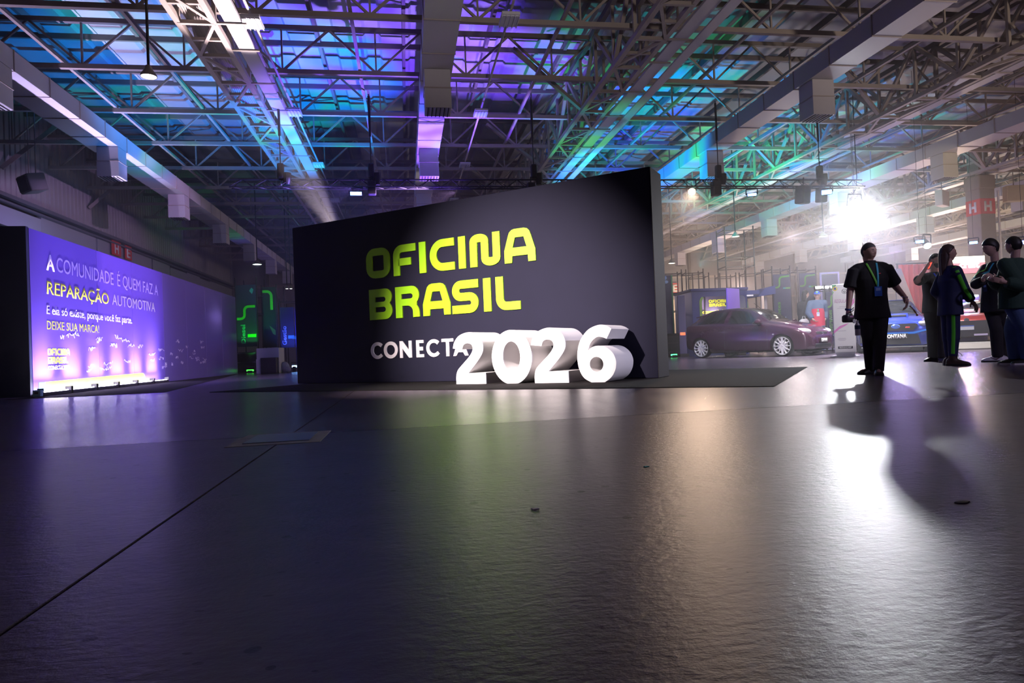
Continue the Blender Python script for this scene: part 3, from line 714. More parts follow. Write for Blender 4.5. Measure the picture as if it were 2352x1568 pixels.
# flat grid light fixtures along conduits
M_FIX = mat('fixture_white', (.62, .62, .66), .5)
def gridlight(loc, label):
    t = thing('grid_light', label, 'ceiling light', loc)
    MB().box((0, 0, .06), (.30, .42, .05), bev=.01).build('tray', M_FIX, t)
    for k in range(4): MB().box((-.105+k*.07, 0, .03), (.05, .36, .025)).build('reflector', mat('fixture_cell', (.70, .70, .78), .3), t)
    for k in range(5): MB().box((-.14+k*.07, 0, .02), (.012, .38, .04)).build('blade', M_FIX, t)
def conduit(x, z, y0, y1, label):
    t = thing('conduit', label, 'pipe', (x, 0, z))
    MB().tube([(0, y0, 0), (0, y1, 0)], .022, 8).build('pipe', mat('conduit_grey', (.48, .44, .42), .5), t)
    y = y0+.6
    while y < y1: MB().tube([(0, y, 0), (0, y, 6.3-z)], .006, 5).build('drop_rod', M_STEELD, t); y += 4.7
conduit(-2.28, 6.05, 8, 33, 'thin conduit carrying light fixtures beside the lit girder')
conduit(1.87, 5.95, 8, 33, 'thin conduit carrying light fixtures right of the middle duct')
for i, (x, y) in enumerate([(-2.28, 11.3), (-2.28, 15.4), (-2.28, 19.6), (-2.28, 24.0), (1.87, 10.7), (1.87, 15.0), (1.87, 19.2), (1.87, 23.6)]):
    w = ['nearest', 'second', 'third', 'farthest'][i % 4]
    gridlight((x, y, (6.05 if x < 0 else 5.95)-.11), f'white gridded light fixture, {w} along the conduit ' + ('beside the lit girder' if x < 0 else 'right of the middle duct'))
# ================================================================ the dark sign wall
SL = V3((-2.012, 12.817, 0)); SD = V3((.7900, -.6131, 0)); SN = V3((.6131, .7900, 0))    # along the face / into the wall
SW, SH, SDEP = 6.808, 2.893, .507
M_SIGN = mat('sign_navy', (.0072, .0068, .0205), .8, noise=.10, nscale=3, spec=.25)
M_SIGNSIDE = mat('sign_side', (.011, .009, .013), .75)
M_LIME = mat('lime_letter', (.34, .72, .003), .5)
M_LET = mat('white_letter', (.82, .76, .78), .5)
M_DIG = mat('white_digit', (.80, .77, .78), .55)
sg = thing('sign_wall', 'big dark navy wall with lime lettering and a white word, standing on black carpet', 'sign', SL)
def sloc(p): return V3(p) - SL
fs = lambda s, z, off: frame(SD*s + SN*(-off) + V3((0, 0, z)), SD, SN)
mb = MB().box((0, 0, 0), (SW, SDEP, SH), bev=.012)
m = frame(SD*(SW/2) + SN*(SDEP/2) + V3((0, 0, SH/2)), SD, SN)
MB().add([m @ V3(v) for v in mb.v], mb.f).build('wall_body', M_SIGN, sg)
m = frame(SD*(SW+.004) + SN*(SDEP/2) + V3((0, 0, SH/2)), SD, SN)
b = MB().box((0, 0, 0), (.012, SDEP-.01, SH-.01), bev=.003)
MB().add([m @ V3(v) for v in b.v], b.f).build('end_panel', M_SIGNSIDE, sg)
word_parts(wide_letter, 'OFICINA', fs(0, 1.783, .022), .511, [1.766, 2.357, 2.896, 3.109, 3.667, 3.881, 4.502], .021, M_LIME, sg)
word_parts(wide_letter, 'BRASIL', fs(0, 1.075, .022), .519, [1.803, 2.372, 2.937, 3.512, 4.101, 4.324], .021, M_LIME, sg)
word_parts(sans_letter, 'CONECTA', fs(0, .406, .018), .282, [1.792, 2.078, 2.42, 2.763, 2.967, 3.274, 3.493], .017, M_LET, sg)
# free-standing digits, each a thing
for ch, s0, wf, lab in (('2', 4.015, 1.10, 'big white block numeral 2, first of the year and touching the white word'), ('0', 4.672, 1.12, 'big white block numeral 0 between two numerals 2'),
                        ('2', 5.292, 1.10, 'big white block numeral 2 between the 0 and the 6'), ('6', 5.975, 1.06, 'big white block numeral 6 at the right end of the year')):
    o0 = SL + SD*s0 - SN*.80
    t = thing('numeral_' + {'2': 'two', '0': 'zero', '6': 'six'}[ch], lab, 'numeral', o0, 0, 'white block numerals of the year in front of the sign')
    wd, pcs = digit(ch)
    loops = [[(x*.742*wf, z*.742) for x, z in l] for l in pcs[0]]
    MB().prism(loops, .675, frame((0, 0, 0), SD, SN)).build('block', M_DIG, t, smooth=35)
    k = .012        # face sheet, a little proud
    MB().prism(loops, .006, frame(SN*-.007, SD, SN)).build('face_sheet', M_DIG, t)
# carpet below
M_CARPET = mat('black_carpet', (.012, .0105, .011), .95, noise=.35, nscale=60, spec=.1)
A, B, C = V3((-3.049, 10.986, 0)), V3((3.571, 6.102, 0)), V3((6.416, 9.935, 0)); D = A+C-B
mb = MB(); cp = [A, B, C, D]; cen = (A+C)/2
mb.loft([[p+V3((0, 0, .0006)) for p in cp], [p+V3((0, 0, .005)) for p in cp], [p+(cen-p).normalized()*.01+V3((0, 0, .007)) for p in cp]])
tag(mb.build('carpet', M_CARPET), 'black carpet laid under the dark sign wall', 'carpet')
for o in bpy.data.objects:
    if o.name.startswith('numeral') or o.name.startswith('sign_wall'): o.location.z = .007

# ================================================================ the lit banner on the left
M_BAN = mat('banner_print', (.13, .075, .42), .34, noise=.08, nscale=1.2, spec=.5)
M_BAN2 = mat('banner_print_far', (.12, .085, .30), .34, noise=.08, nscale=1.2, spec=.5)
M_NAVY = mat('navy_panel', (.010, .018, .050), .6)
BX = -6.40
bn = thing('banner_wall', 'long purple printed wall along the left side, lit from below at its near end', 'banner', (BX, 12.7, 0))
by = lambda y: y-12.7
ys_ = [12.70, 15.25, 17.05, 19.1, 21.0, 22.9, 24.85, 26.85]
for i in range(7):
    a, b = ys_[i], ys_[i+1]
    MB().box((-.02, by((a+b)/2), 1.465), (.04, b-a-.008, 2.93), bev=.003).build('panel', M_BAN if i < 3 else M_BAN2, bn)
MB().box((-.30, -.05, 1.47), (.60, .08, 2.95), bev=.006).build('end_panel', M_NAVY, bn)
MB().box((-.35, by(19.8), 1.47), (.50, 14.0, 2.88)).build('core', M_NAVY, bn)
MB().box((.01, by(15.7), .02), (.10, 6.1, .04), bev=.004).build('plinth', mat('plinth_grey', (.30, .30, .32), .5), bn)
Mt_w = mat('print_white', (.78, .76, .86), .4); Mt_y = mat('print_yellow', (.62, .70, .06), .4); Mt_p = mat('print_lilac', (.42, .36, .80), .4)
bf = lambda y, z: frame((.004, by(y), z), (0, 1, 0), (-1, 0, 0))
text_obj('lettering', 'A', bf(13.24, 2.275), .278, .29, Mt_w, bn, bold=.03, depth=.0012)
text_obj('lettering', 'COMUNIDADE', bf(13.60, 2.277), .278, 2.45, Mt_p, bn, depth=.0012)
text_obj('lettering', 'É QUEM FAZ A', bf(16.25, 2.279), .278, 2.5, Mt_p, bn, depth=.0012)
text_obj('lettering', 'REPARAÇÃO', bf(13.235, 1.832), .24, 2.55, Mt_y, bn, bold=.012, depth=.0012)
text_obj('lettering', 'AUTOMOTIVA', bf(15.95, 1.834), .24, 2.55, mat('print_lilac_yellow', (.44, .42, .46), .4), bn, depth=.0012)
text_obj('lettering', 'E ela só existe, porque você faz parte.', bf(13.207, 1.468), .158, 3.79, Mt_w, bn, bold=.01, depth=.0012)
text_obj('lettering', 'DEIXE SUA MARCA!', bf(13.198, 1.185), .158, 2.07, Mt_y, bn, depth=.0012)
def logo(m0, h, parent, mt1, mt2, small=True):
    """two stacked words and a small third line"""
    for word, z0, xs in (('OFICINA', 1.24, [0, 1.15, 2.2, 2.62, 3.7, 4.12, 5.33]), ('BRASIL', 0, [.06, 1.17, 2.27, 3.40, 4.55, 4.98])):
        mb = MB()
        for ch, x in zip(word, xs):
            wd, pcs = wide_letter(ch)
            for loops in pcs: mb.prism([[(px*h+x*h, pz*h+z0*h) for px, pz in l] for l in loops], .004, m0)
        mb.build('logo_word', mt1, parent)
    if small: text_obj('logo_line', 'CONECTA 2026', m0 @ Matrix.Translation((.0, 0, -.85*h)), h*.62, h*6.0, mt2, parent, bold=.03)
logo(bf(13.20, .56), .125, bn, mat('print_yellow', (.62, .70, .06), .4), Mt_w)
# yellow graphic band at the foot, rounded at its far end
out = ccw([(12.87, .075), (17.74, .075)] + arc(17.50, .10, .22, .18, 0, 90, 6) + [(12.87, .235)])
MB().prism([[(by(y), z) for y, z in out]], .004, frame((.005, 0, 0), (0, 1, 0), (-1, 0, 0))).build('yellow_band', mat('band_yellow', (.60, .72, .05), .4), bn)
MB().prism([[(by(y), z) for y, z in ((12.87, .075), (13.08, .075), (13.08, .235), (12.87, .235))]], .004, frame((.007, 0, 0), (0, 1, 0), (-1, 0, 0))).build('blue_square', mat('band_blue', (.12, .55, .70), .4), bn)
# handwritten signatures
mb = MB(); r = random.Random(4)
for k in range(46):
    y, z = r.uniform(13.4, 22.5), r.uniform(.35, 1.15)
    if y < 14.6 and z < .9: continue
    pts = []; w = r.uniform(.15, .5); nn = 12
    for q in range(nn): pts.append(V3((.006, by(y)+w*q/nn+r.uniform(-.02, .02), z+r.uniform(-.05, .05))))
    for a, b in zip(pts, pts[1:]): mb.bar(a, b, .004, .007)
mb.build('signatures', Mt_w, bn)['kind'] = 'stuff'
# wall-washer bars on the floor along the foot
M_UP = glow('glow_uplight', (.86, .74, 1), 130)
for i in range(6):
    y0 = 12.52+i*1.025
    t = thing('uplight_bar', ['first', 'second', 'third', 'fourth', 'fifth', 'sixth'][i] + ' floor light bar from the near end along the foot of the purple wall', 'floor light', (BX+.20, y0+.5, .0), 0, 'light bars at the foot of the purple wall')
    MB().box((0, 0, .035), (.085, .94, .06), bev=.008).build('housing', M_BLACK, t)
    b = MB().box((0, 0, 0), (.05, .86, .008)); mm = Matrix.Translation((-.012, 0, .068)) @ Matrix.Rotation(-.3, 4, 'Y')
    MB().add([mm @ V3(v) for v in b.v], b.f).build('lens', M_UP, t)
    for s in (-1, 1): MB().box((-.01, s*.475, .07), (.10, .012, .13)).build('end_plate', M_BLACK, t)
cw_ = [V3((-6.35, 11.75, 0)), V3((-3.98, 11.86, 0)), V3((-6.1, 25.5, 0)), V3((-6.35, 26.5, 0))]
tag(MB().loft([[p+V3((0, 0, .0006)) for p in cw_], [p+V3((0, 0, .005)) for p in cw_]]).build('floor_wedge', M_CARPET), 'dark wedge on the floor in front of the purple wall', 'mat')  # thin dark wedge, narrowing towards the far end of the wall
t = thing('floor_box', 'small pale blue power box at the near foot of the purple wall', 'power box', (BX+.22, 12.40, 0))
MB().box((0, 0, .06), (.12, .10, .11), bev=.01).build('case', mat('pale_blue', (.25, .48, .62), .5), t); MB().box((0, -.053, .07), (.06, .006, .04)).build('socket', M_BLACK, t)
# ================================================================ booths and stands
M_NAVY2 = mat('booth_navy', (.030, .036, .090), .55)
M_GREENP = mat('print_green', (.10, .34, .06), .5)
M_TEALP = mat('print_teal', (.04, .34, .36), .5)
M_BLUEP = mat('print_pale_blue', (.30, .42, .66), .5)
M_POLE = mat('scaffold_black', (.014, .014, .017), .5)
def booth_frame(label, loc, rz, w, d, h, bars=(0, 1.0), panel=None, group=None, t=.04):
    """open frame of four square poles; panel = (x0, x1, z0, z1, text, text material, side text)"""
    b = thing('booth_frame', label, 'booth frame', loc, rz, group)
    for sx in (0, 1):
        for sy in (0, 1): MB().box((sx*w, sy*d, h/2), (t, t, h)).build('pole', M_POLE, b)
    for z in bars:
        zz = h-.16-z
        if zz < .2: continue
        MB().box((w/2, 0, zz), (w, t*.8, t*.8)).build('cross_bar', M_POLE, b); MB().box((w/2, d, zz), (w, t*.8, t*.8)).build('cross_bar', M_POLE, b)
        MB().box((0, d/2, zz+.03), (t*.8, d, t*.8)).build('side_bar', M_POLE, b); MB().box((w, d/2, zz+.03), (t*.8, d, t*.8)).build('side_bar', M_POLE, b)
    if panel:
        x0, x1, z0, z1, txt, tm, txt2 = panel
        pn = MB().box(((x0+x1)/2, -.03, (z0+z1)/2), (x1-x0, .03, z1-z0), bev=.006).build('panel', M_NAVY2, b)
        pw = x1-x0
        pth = rounded_path([(x0+.03, z1-.52), (x0+pw*.36, z1-.52), (x0+pw*.36, z1-.12), (x1-.03, z1-.08)], .12)
        MB().prism([ccw(stroke(pth, .06))], .006, frame((0, -.052, 0), (1, 0, 0), (0, 1, 0))).build('pipe_graphic', M_GREENP, pn)
        for (a, c, mm) in ((.56, .70, M_TEALP), (.70, .98, M_GREENP)):
            MB().box((x0+pw*(a+c)/2, -.048, z1-.55), (pw*(c-a), .006, .06)).build('stripe_graphic', mm, pn)
        if txt: text_obj('lettering', txt, frame((x0+pw*.36, -.047, z0+.25), (0, 0, 1), (0, 1, 0)) , .13, (z1-z0)*.52, tm, pn, bold=.02)
        if txt2: text_obj('lettering', txt2, frame((x0+pw*.66, -.047, z0+.28), (0, 0, 1), (0, 1, 0)), .11, (z1-z0)*.30, M_BLUEP, pn, bold=.02)
    return b
RZ = -radians(25)
booth_frame('tall black scaffold tower of four poles above the purple car', (12.40, 24.25, 0), radians(-8), 1.12, .95, 4.95, (0, 1.05, 1.42))
fr = [((10.0, 24.6, 0), 'thin black booth frame nearest the sign edge, a red letter plate showing through it'), ((10.85, 24.5, 0), 'thin black booth frame standing over the left end of the kiosk'), ((11.75, 25.9, 0), 'thin black booth frame directly behind the kiosk roof'),
      ((13.05, 26.1, 0), 'thin black booth frame behind the purple upright panel'), ((13.75, 25.3, 0), 'thin black booth frame between scaffold tower and first lettered navy panel')]
for p, lab in fr: booth_frame(lab, p, radians(-12), .66, .8, 3.35, (0, .75, 1.45))
booth_frame('booth frame with a navy panel lettered in green and pale blue behind the purple car', (14.2, 24.05, 0), radians(-9), .70, .9, 3.35, (0,), (.02, .68, .25, 3.02, 'Palestrantes', M_GREENP, 'Âncora'))
booth_frame('black booth frame with a navy panel behind the heads of the couple', (15.75, 24.8, 0), radians(-9), .75, .9, 3.4, (0,), (.04, .72, .25, 3.12, 'Palestrantes', M_GREENP, ''))
booth_frame('black booth frame with a low navy panel beside the white totem', (14.02, 20.55, 0), radians(-9), .52, .7, 2.25, (0,), (.02, .50, .2, 2.02, 'Palestrantes', M_GREENP, 'Âncora'))
# dark panel peeping out beside the sign
t = thing('info_board', 'dark blue panel with a green edge peeping out right of the sign', 'display', (9.55, 23.76, 0), radians(-9))
MB().box((.15, 0, 1.95), (.40, .05, 2.2), bev=.01).build('board', M_NAVY2, t); MB().box((.37, -.01, 1.95), (.05, .06, 2.2)).build('green_edge', mat('edge_green', (.05, .30, .12), .5), t)
MB().ball((.14, -.03, 2.95), (.05, .01, .07)).ball((.15, -.03, 2.80), (.09, .01, .06)).build('emblem', M_BLUEP, t); MB().box((.15, 0, .42), (.06, .06, .86)).build('post', M_POLE, t); MB().box((.15, 0, .02), (.36, .30, .03)).build('foot', M_POLE, t)
t = thing('display_totem', 'slim purple-grey display totem between sign edge and kiosk', 'display', (9.83, 22.72, 0), radians(-9))
MB().box((0, 0, 1.15), (.26, .10, 2.1), bev=.015).build('column', mat('totem_violet', (.12, .10, .24), .4), t); MB().box((0, -.055, .82), (.18, .01, .10)).build('orange_display', glow('orange_glow', (1, .20, .08), 1.2), t); MB().box((0, 0, .05), (.36, .30, .10)).build('foot', M_POLE, t)
t = thing('equipment_rack', 'black equipment rack with small lights low beside the sign edge', 'rack', (9.25, 22.55, 0), radians(-9))
MB().box((0, 0, .42), (.62, .5, .84), bev=.02).build('case', M_GLOSSBLACK, t)
for z in (.72, .50): MB().box((0, -.26, z), (.5, .02, .025)).build('chrome_strip', mat('chrome', (.7, .7, .7), .15, 1), t)
fixture((9.12, 21.86, .09), (.22, .05), (.05, 1, .2), 8, 'green floor light on the floor just right of the sign', (9.0, 15, .0), 'floor light')
# kiosk
k = thing('kiosk', 'blue kiosk with a lit picture wall lettered in yellow behind the purple car', 'kiosk', (10.25, 22.75, 0), radians(-4))
kb = MB(); kb.box((.03, .9, 1.17), (.06, 1.8, 2.34)); kb.box((2.03, .9, 1.17), (.06, 1.8, 2.34)); kb.box((1.03, 1.8, 1.17), (2.06, .06, 2.34)); kb.build('shell', mat('kiosk_blue', (.03, .06, .30), .5), k)
MB().box((1.03, .88, 2.38), (2.16, 1.9, .10), bev=.02).build('roof', mat('kiosk_roof', (.02, .035, .16), .5), k)
out = ccw([(0, 0), (2.06, 0), (2.06, 2.33), (0, 2.33)]); hole = cw([(.32, 0.02), (2.0, .02)] + arc(1.88, 2.02, .12, .12, 0, 90, 5) + arc(.52, 1.92, .22, .22, 90, 180, 6))
MB().prism([out, hole], .05, frame((0, -.03, 0), (1, 0, 0), (0, 1, 0))).build('front_frame', mat('kiosk_roof', (.02, .035, .16), .5), k)
out = ccw([(.27, 0)] + [(.27, 1.8)] + arc(.50, 1.93, .23, .24, 180, 120, 4) + arc(.52, 1.93, .16, .16, 120, 180, 4) + [(.36, 1.8), (.36, 0)])
MB().prism([out], .02, frame((0, -.045, 0), (1, 0, 0), (0, 1, 0))).build('lime_edge', mat('edge_lime', (.20, .38, .05), .5), k)
MB().box((1.03, 1.74, 1.15), (1.92, .04, 2.2)).build('picture_wall', mat('picture_violet', (.13, .09, .20), .6), k)
Mk = glow('kiosk_yellow', (.9, .85, .02), .8)
logo(frame((1.32, 1.715, 1.86), (1, 0, 0), (0, 1, 0)), .12, k, Mk, Mk, False)
text_obj('lettering', 'A comunidade', frame((.85, 1.715, 1.60), (1, 0, 0), (0, 1, 0)), .13, 1.12, Mk, k, bold=.03)
text_obj('lettering', 'é quem faz', frame((1.05, 1.715, 1.38), (1, 0, 0), (0, 1, 0)), .12, .8, Mk, k, bold=.03)
lamp('kiosk_lamp', (11.25, 24.15, 1.9), 14, (1, .86, .85), .05); lamp('kiosk_lamp', (11.85, 24.2, 1.55), 20, (1, .92, .85), .05)
t = thing('upright_panel', 'glowing violet upright panel standing between the kiosk and its neighbour', 'display', (10.58, 20.72, 0), radians(32))
MB().box((.38, 0, 1.2), (.76, .05, 2.1), bev=.01).build('board', mat('violet_print', (.22, .12, .62), .4), t); MB().box((.38, 0, .06), (.70, .40, .12), bev=.02).build('foot', M_POLE, t)
spot('upright_panel_light', (10.2, 19.6, 2.5), (10.9, 20.9, 1.9), 60, 70, (.55, .35, 1), .8, .03)
t = thing('canopy_stand', 'stand with a blue pitched canopy and cream posts behind the purple car roof', 'stand', (12.35, 23.3, 0), radians(-6))
MB().loft([[V3(p) for p in ((1.05, 0, 2.12), (2.0, 0, 2.20), (2.0, 0, 2.52), (1.45, 0, 2.42))], [V3(p) for p in ((1.05, 1.2, 2.12), (2.0, 1.2, 2.20), (2.0, 1.2, 2.52), (1.45, 1.2, 2.42))]]).build('canopy', mat('canopy_blue', (.03, .05, .22), .6), t, fixn=True)
MB().box((.55, .4, 2.28), (1.0, 1.1, .14)).build('side_roof', mat('canopy_blue', (.03, .05, .22), .6), t)
MB().box((.42, -.02, 2.17), (.72, .05, .05)).build('light_strip', glow('strip_dim', (.8, .75, .85), 1.0), t)
MB().box((1.30, .05, 1.08), (.14, .10, 2.12)).build('cream_post', mat('cream_post', (.85, .72, .58), .6), t); MB().box((1.62, .3, 1.08), (.14, .10, 2.12)).build('grey_post', mat('grey_post', (.35, .33, .35), .6), t)
MB().box((.50, .9, 1.1), (.95, .05, 2.15)).build('back_panel', mat('stand_plum', (.10, .06, .12), .6), t)
MB().box((.36, .86, 1.55), (.42, .03, .13)).build('lime_stripe', mat('edge_lime', (.20, .38, .05), .5), t)
out = ccw(arc(.88, 1.2, .18, .9, 0, 360, 20)[:-1]); MB().prism([out], .03, frame((0, .84, 0), (1, 0, 0), (0, 1, 0))).build('green_arc', mat('edge_green2', (.12, .34, .20), .5), t)
for ch in list(t.children): ch.scale.x = .72
# red E plate, warm wall bay
t = thing('wall_sign', 'red wall plate with a white letter E far behind, just right of the sign', 'sign', (17.50, Y1-.17, 4.12))
MB().box((0, 0, 0), (.52, .03, .66)).build('plate', M_RED, t); text_obj('letter', 'E', frame((-.16, -.018, -.22), (1, 0, 0), (0, 1, 0)), .44, .34, MW, t, bold=.04)
lamp('bay_lamp', (18.6, 39.4, 3.0), 260, (1, .80, .58), .12)
for i in range(3):
    t = thing('wall_panel', ['left', 'middle', 'right'][i] + ' one of three cream wall panels in the warmly lit bay behind the booth frames', 'wall panel', (17.2+i*1.25, Y1-.25, 1.7))
    MB().box((0, 0, 0), (1.1, .08, 3.3), bev=.02).build('board', mat('cream_board', (.62, .52, .42), .7), t); MB().box((0, -.05, -.6), (1.0, .03, .06)).build('rail', M_STEEL, t)
# light strip sign
t = thing('strip_sign', 'bright white light strip on a black bar left of the white totem', 'light strip', (14.62, 21.95, 2.29), radians(-9))
MB().box((.36, .03, 0), (.80, .05, .12), bev=.01).build('bar', M_POLE, t)
for a, b in ((.0, .22), (.26, .30), (.33, .50), (.52, .74)): MB().box(((a+b)/2, -.01, 0), (b-a, .02, .08), bev=.008).build('light_segment', glow('strip_white', (1, .98, .95), 14), t)
for x in (.05, .70): MB().bar((x, .05, 0), (x, .05, -2.29), .03).build('post', M_POLE, t)
t = thing('door_frame', 'pale lit frame of a doorway panel above the white totem', 'frame', (16.2, 24.0, 0), radians(-20))
fo = MB().prism([ccw([(0, 0), (.72, 0), (.72, 3.05), (0, 3.05)]), cw([(.07, .05), (.66, .05), (.66, 2.98), (.07, 2.98)])], .05, frame((0, 0, 0), (1, 0, 0), (0, 1, 0)))
fo.build('frame', mat('frame_pale', (.45, .42, .62), .4), t); MB().box((.36, .04, 1.5), (.60, .03, 2.9)).build('board', mat('frame_board', (.10, .11, .13), .5), t)
# white totem
t = thing('totem_sign', 'white upright totem with pink print standing left of the walking man', 'totem', (10.46, 14.62, 0), radians(-33))
TB = mat('totem_white', (.85, .83, .85), .45)
MB().box((0, 0, .92), (.47, .05, 1.66), bev=.02).build('board', TB, t)
MB().loft([[V3(p) for p in ((-.36, -.42, .0), (.30, -.42, .0), (.26, .22, .0), (-.26, .22, .0))], [V3(p) for p in ((-.35, -.41, .015), (.29, -.41, .015), (.25, .21, .03), (-.25, .21, .03))]]).box((0, .02, .06), (.40, .10, .08)).build('base', mat('totem_base', (.45, .42, .52), .35, .3), t, fixn=True)
tf = lambda x, z: frame((x, -.029, z), (1, 0, 0), (0, 1, 0))
Mpk = mat('print_pink', (.80, .22, .62), .5); Mdk = mat('print_dark', (.04, .04, .05), .5)
text_obj('lettering', 'REGULA', tf(-.19, 1.30), .085, .27, mat('print_pale_pink', (.66, .42, .62), .5), t, bold=.02)
for z, w in ((1.20, .16), (1.165, .24), (.62, .20), (.44, .16), (.415, .19), (.39, .15)): MB().box((-.02 if z > 1 else -.07, -.027, z), (w, .004, .010)).build('small_print_line', mat('print_faint', (.55, .50, .58), .5), t)
MB().prism([ccw([(.235, 1.40), (.10, 1.22), (.10, 1.12), (.235, 1.28)])], .004, tf(0, 0)).build('pink_swoosh', Mpk, t)
for q in (0, .05): MB().prism([ccw([(.12, 1.06-q), (.22, 1.15-q), (.22, 1.18-q), (.12, 1.09-q)])], .004, tf(0, 0)).build('dark_slash', Mdk, t)
MB().prism([ccw([(-.235, .62), (-.10, .74), (.10, .80), (.02, .74), (-.12, .66), (-.235, .56)])], .004, tf(0, 0)).build('pink_swoosh', Mpk, t)
MB().box((0, -.028, .215), (.32, .004, .06)).build('black_label', Mdk, t); text_obj('lettering', 'REGULA.LAMP', frame((-.13, -.031, .198), (1, 0, 0), (0, 1, 0)), .034, .26, TB, t, bold=.02)
ring = MB().prism([ccw(arc(.03, 1.57, .06, .06, 0, 360, 24)[:-1]), cw(arc(.03, 1.57, .05, .05, 0, 360, 24)[:-1])], .004, tf(0, 0))
for a in (((-.01, 1.60), (.01, 1.555)), ((.01, 1.555), (.03, 1.59)), ((.03, 1.59), (.05, 1.555)), ((.05, 1.555), (.07, 1.60)), ((.0, 1.575), (.02, 1.53)), ((.02, 1.53), (.03, 1.56)), ((.03, 1.56), (.04, 1.53)), ((.04, 1.53), (.06, 1.575))):
    ring.bar((a[0][0], -.031, a[0][1]), (a[1][0], -.031, a[1][1]), .008)
ring.build('round_emblem', Mdk, t)
MB().prism([ccw([(-.235, 1.62), (-.13, 1.74), (-.235, 1.74)])], .004, tf(0, 0)).prism([ccw([(-.235, 1.60), (-.20, 1.56), (-.235, 1.50)])], .004, tf(0, 0)).build('green_corner', mat('flag_green', (.02, .30, .05), .5), t)
MB().prism([ccw(arc(-.17, 1.645, .055, .055, 0, 360, 20)[:-1])], .004, tf(0, -.0)).build('yellow_disc', mat('flag_yellow', (.75, .58, .02), .5), t)
MB().prism([ccw(arc(-.17, 1.645, .026, .026, 0, 360, 16)[:-1])], .004, frame((0, -.033, 0), (1, 0, 0), (0, 1, 0))).build('blue_disc', mat('flag_blue', (.02, .06, .34), .5), t)
# partition, red curtain, lit shop sign
t = thing('partition', 'grey partition panel between walking man and red curtain', 'partition', (17.1, 21.0, 0), radians(-9))
MB().loft([[V3(p) for p in ((0, 0, 0), (1.0, 0, 0), (.82, 0, .9), (.20, 0, 2.80), (0, 0, 2.80))], [V3(p) for p in ((0, .06, 0), (1.0, .06, 0), (.82, .06, .9), (.20, .06, 2.80), (0, .06, 2.80))]]).build('board', mat('partition_grey', (.20, .21, .22), .7), t, fixn=True)
MB().box((.1, .12, .04), (.2, .5, .06)).build('foot', M_STEELD, t)
t = thing('curtain', 'pleated red curtain hanging behind the man with the phone', 'curtain', (18.0, 22.0, 0), radians(-9))
mb = MB(); pts = []; N = 90
for i in range(N+1):
    x = 1.9*i/N; pts.append((x, .07*sin(2*pi*i/9)+.02*sin(i*1.7)))
vs = [V3((x, y, z)) for z in (.03, 1.5, 3.05) for x, y in pts]; n = N+1
mb.add(vs, [(r*n+i, r*n+i+1, (r+1)*n+i+1, (r+1)*n+i) for r in range(2) for i in range(N)])
mb.build('cloth', mat('curtain_red', (.42, .035, .02), .8), t, smooth=1)
MB().bar((-.05, 0, 3.08), (1.95, 0, 3.08), .04).build('rail', M_POLE, t)
for x in (0, 1.9): MB().bar((x, 0, 0), (x, 0, 3.08), .04).build('post', M_POLE, t)
spot('curtain_light', (16.8, 19.1, 2.6), (18.7, 21.8, 1.6), 160, 60, (1, .55, .40), .7, .04)
t = thing('shop_sign', 'glowing white and pink light box sign above the talking people', 'sign', (16.70, 18.08, 2.30), radians(-9.5))
MB().box((.5, .11, .24), (1.02, .16, .54), bev=.02).build('box', mat('sign_box', (.5, .5, .5), .5), t)
MB().box((.5, .02, .40), (.98, .02, .20)).build('white_face', glow('face_white', (1, .97, .80), 2.4), t); MB().box((.5, .02, .14), (.98, .02, .32)).build('pink_face', glow('face_pink', (1, .22, .26), 1.5), t)
text_obj('lettering', 'craft', frame((.20, .006, .15), (1, 0, 0), (0, 1, 0)), .20, .62, glow('face_letter', (1, .85, .85), 1.9), t, bold=.05)
MB().box((.5, .10, -.17), (.85, .10, .26)).build('pale_board', mat('pale_board', (.62, .64, .48), .6), t)
for x in (.06, .95): MB().bar((x, .14, -2.30), (x, .14, .0), .05).build('post', M_STEELD, t)
t = thing('counter_stand', 'counter with a cyan light strip over a violet lit front, behind the talking people', 'counter', (15.70, 17.10, 0), radians(-9))
MB().box((.40, .20, .62), (1.2, .40, 1.20), bev=.02).build('front', mat('counter_violet', (.34, .22, .70), .5), t); MB().box((.40, .20, 1.25), (1.3, .5, .05)).build('top', M_WHITE, t)
MB().box((.40, .30, 1.40), (1.2, .05, .30)).build('back_board', mat('counter_violet', (.34, .22, .70), .5), t); MB().box((.40, .25, 1.53), (1.1, .04, .05), bev=.01).build('light_strip', glow('strip_cyan', (.45, .85, 1), 12), t)
lamp('counter_lamp', (15.6, 16.5, 1.3), 25, (.45, .28, 1), .04)
# left rear booths
t = booth_frame('green lit booth frame with a navy panel lettered Diesel beyond the banner', (-6.75, 28.35, 0), radians(-9), .86, .9, 3.85, (.6, 1.35), None)
def lbooth(b, w, z0, z1, txt, tm, gm, sub):
    pn = MB().box((w/2, -.03, (z0+z1)/2), (w-.06, .03, z1-z0), bev=.006).build('panel', M_NAVY2, b)
    text_obj('lettering', txt, frame((w*.42, -.047, z0+.12), (0, 0, 1), (0, 1, 0)), .17, .78, tm, pn, bold=.03)
    MB().box((w*.74, -.048, z0+.44), (w*.40, .008, .13), bev=.003).build('bar_graphic', gm, pn)
    if sub:
        MB().prism([ccw(stroke(rounded_path([(.05, z0+1.13), (w*.42, z0+1.13), (w*.42, z0+1.62), (w-.06, z0+1.62)], .16), .10))], .006, frame((0, -.052, 0), (1, 0, 0), (0, 1, 0))).build('pipe_graphic', gm, pn)
        MB().prism([ccw([(w*.68, z0+2.25), (w*.80, z0+2.12), (w*.88, z0+2.3), (w*.78, z0+2.38)])], .006, frame((0, -.052, 0), (1, 0, 0), (0, 1, 0))).build('emblem', M_TEALP, pn)
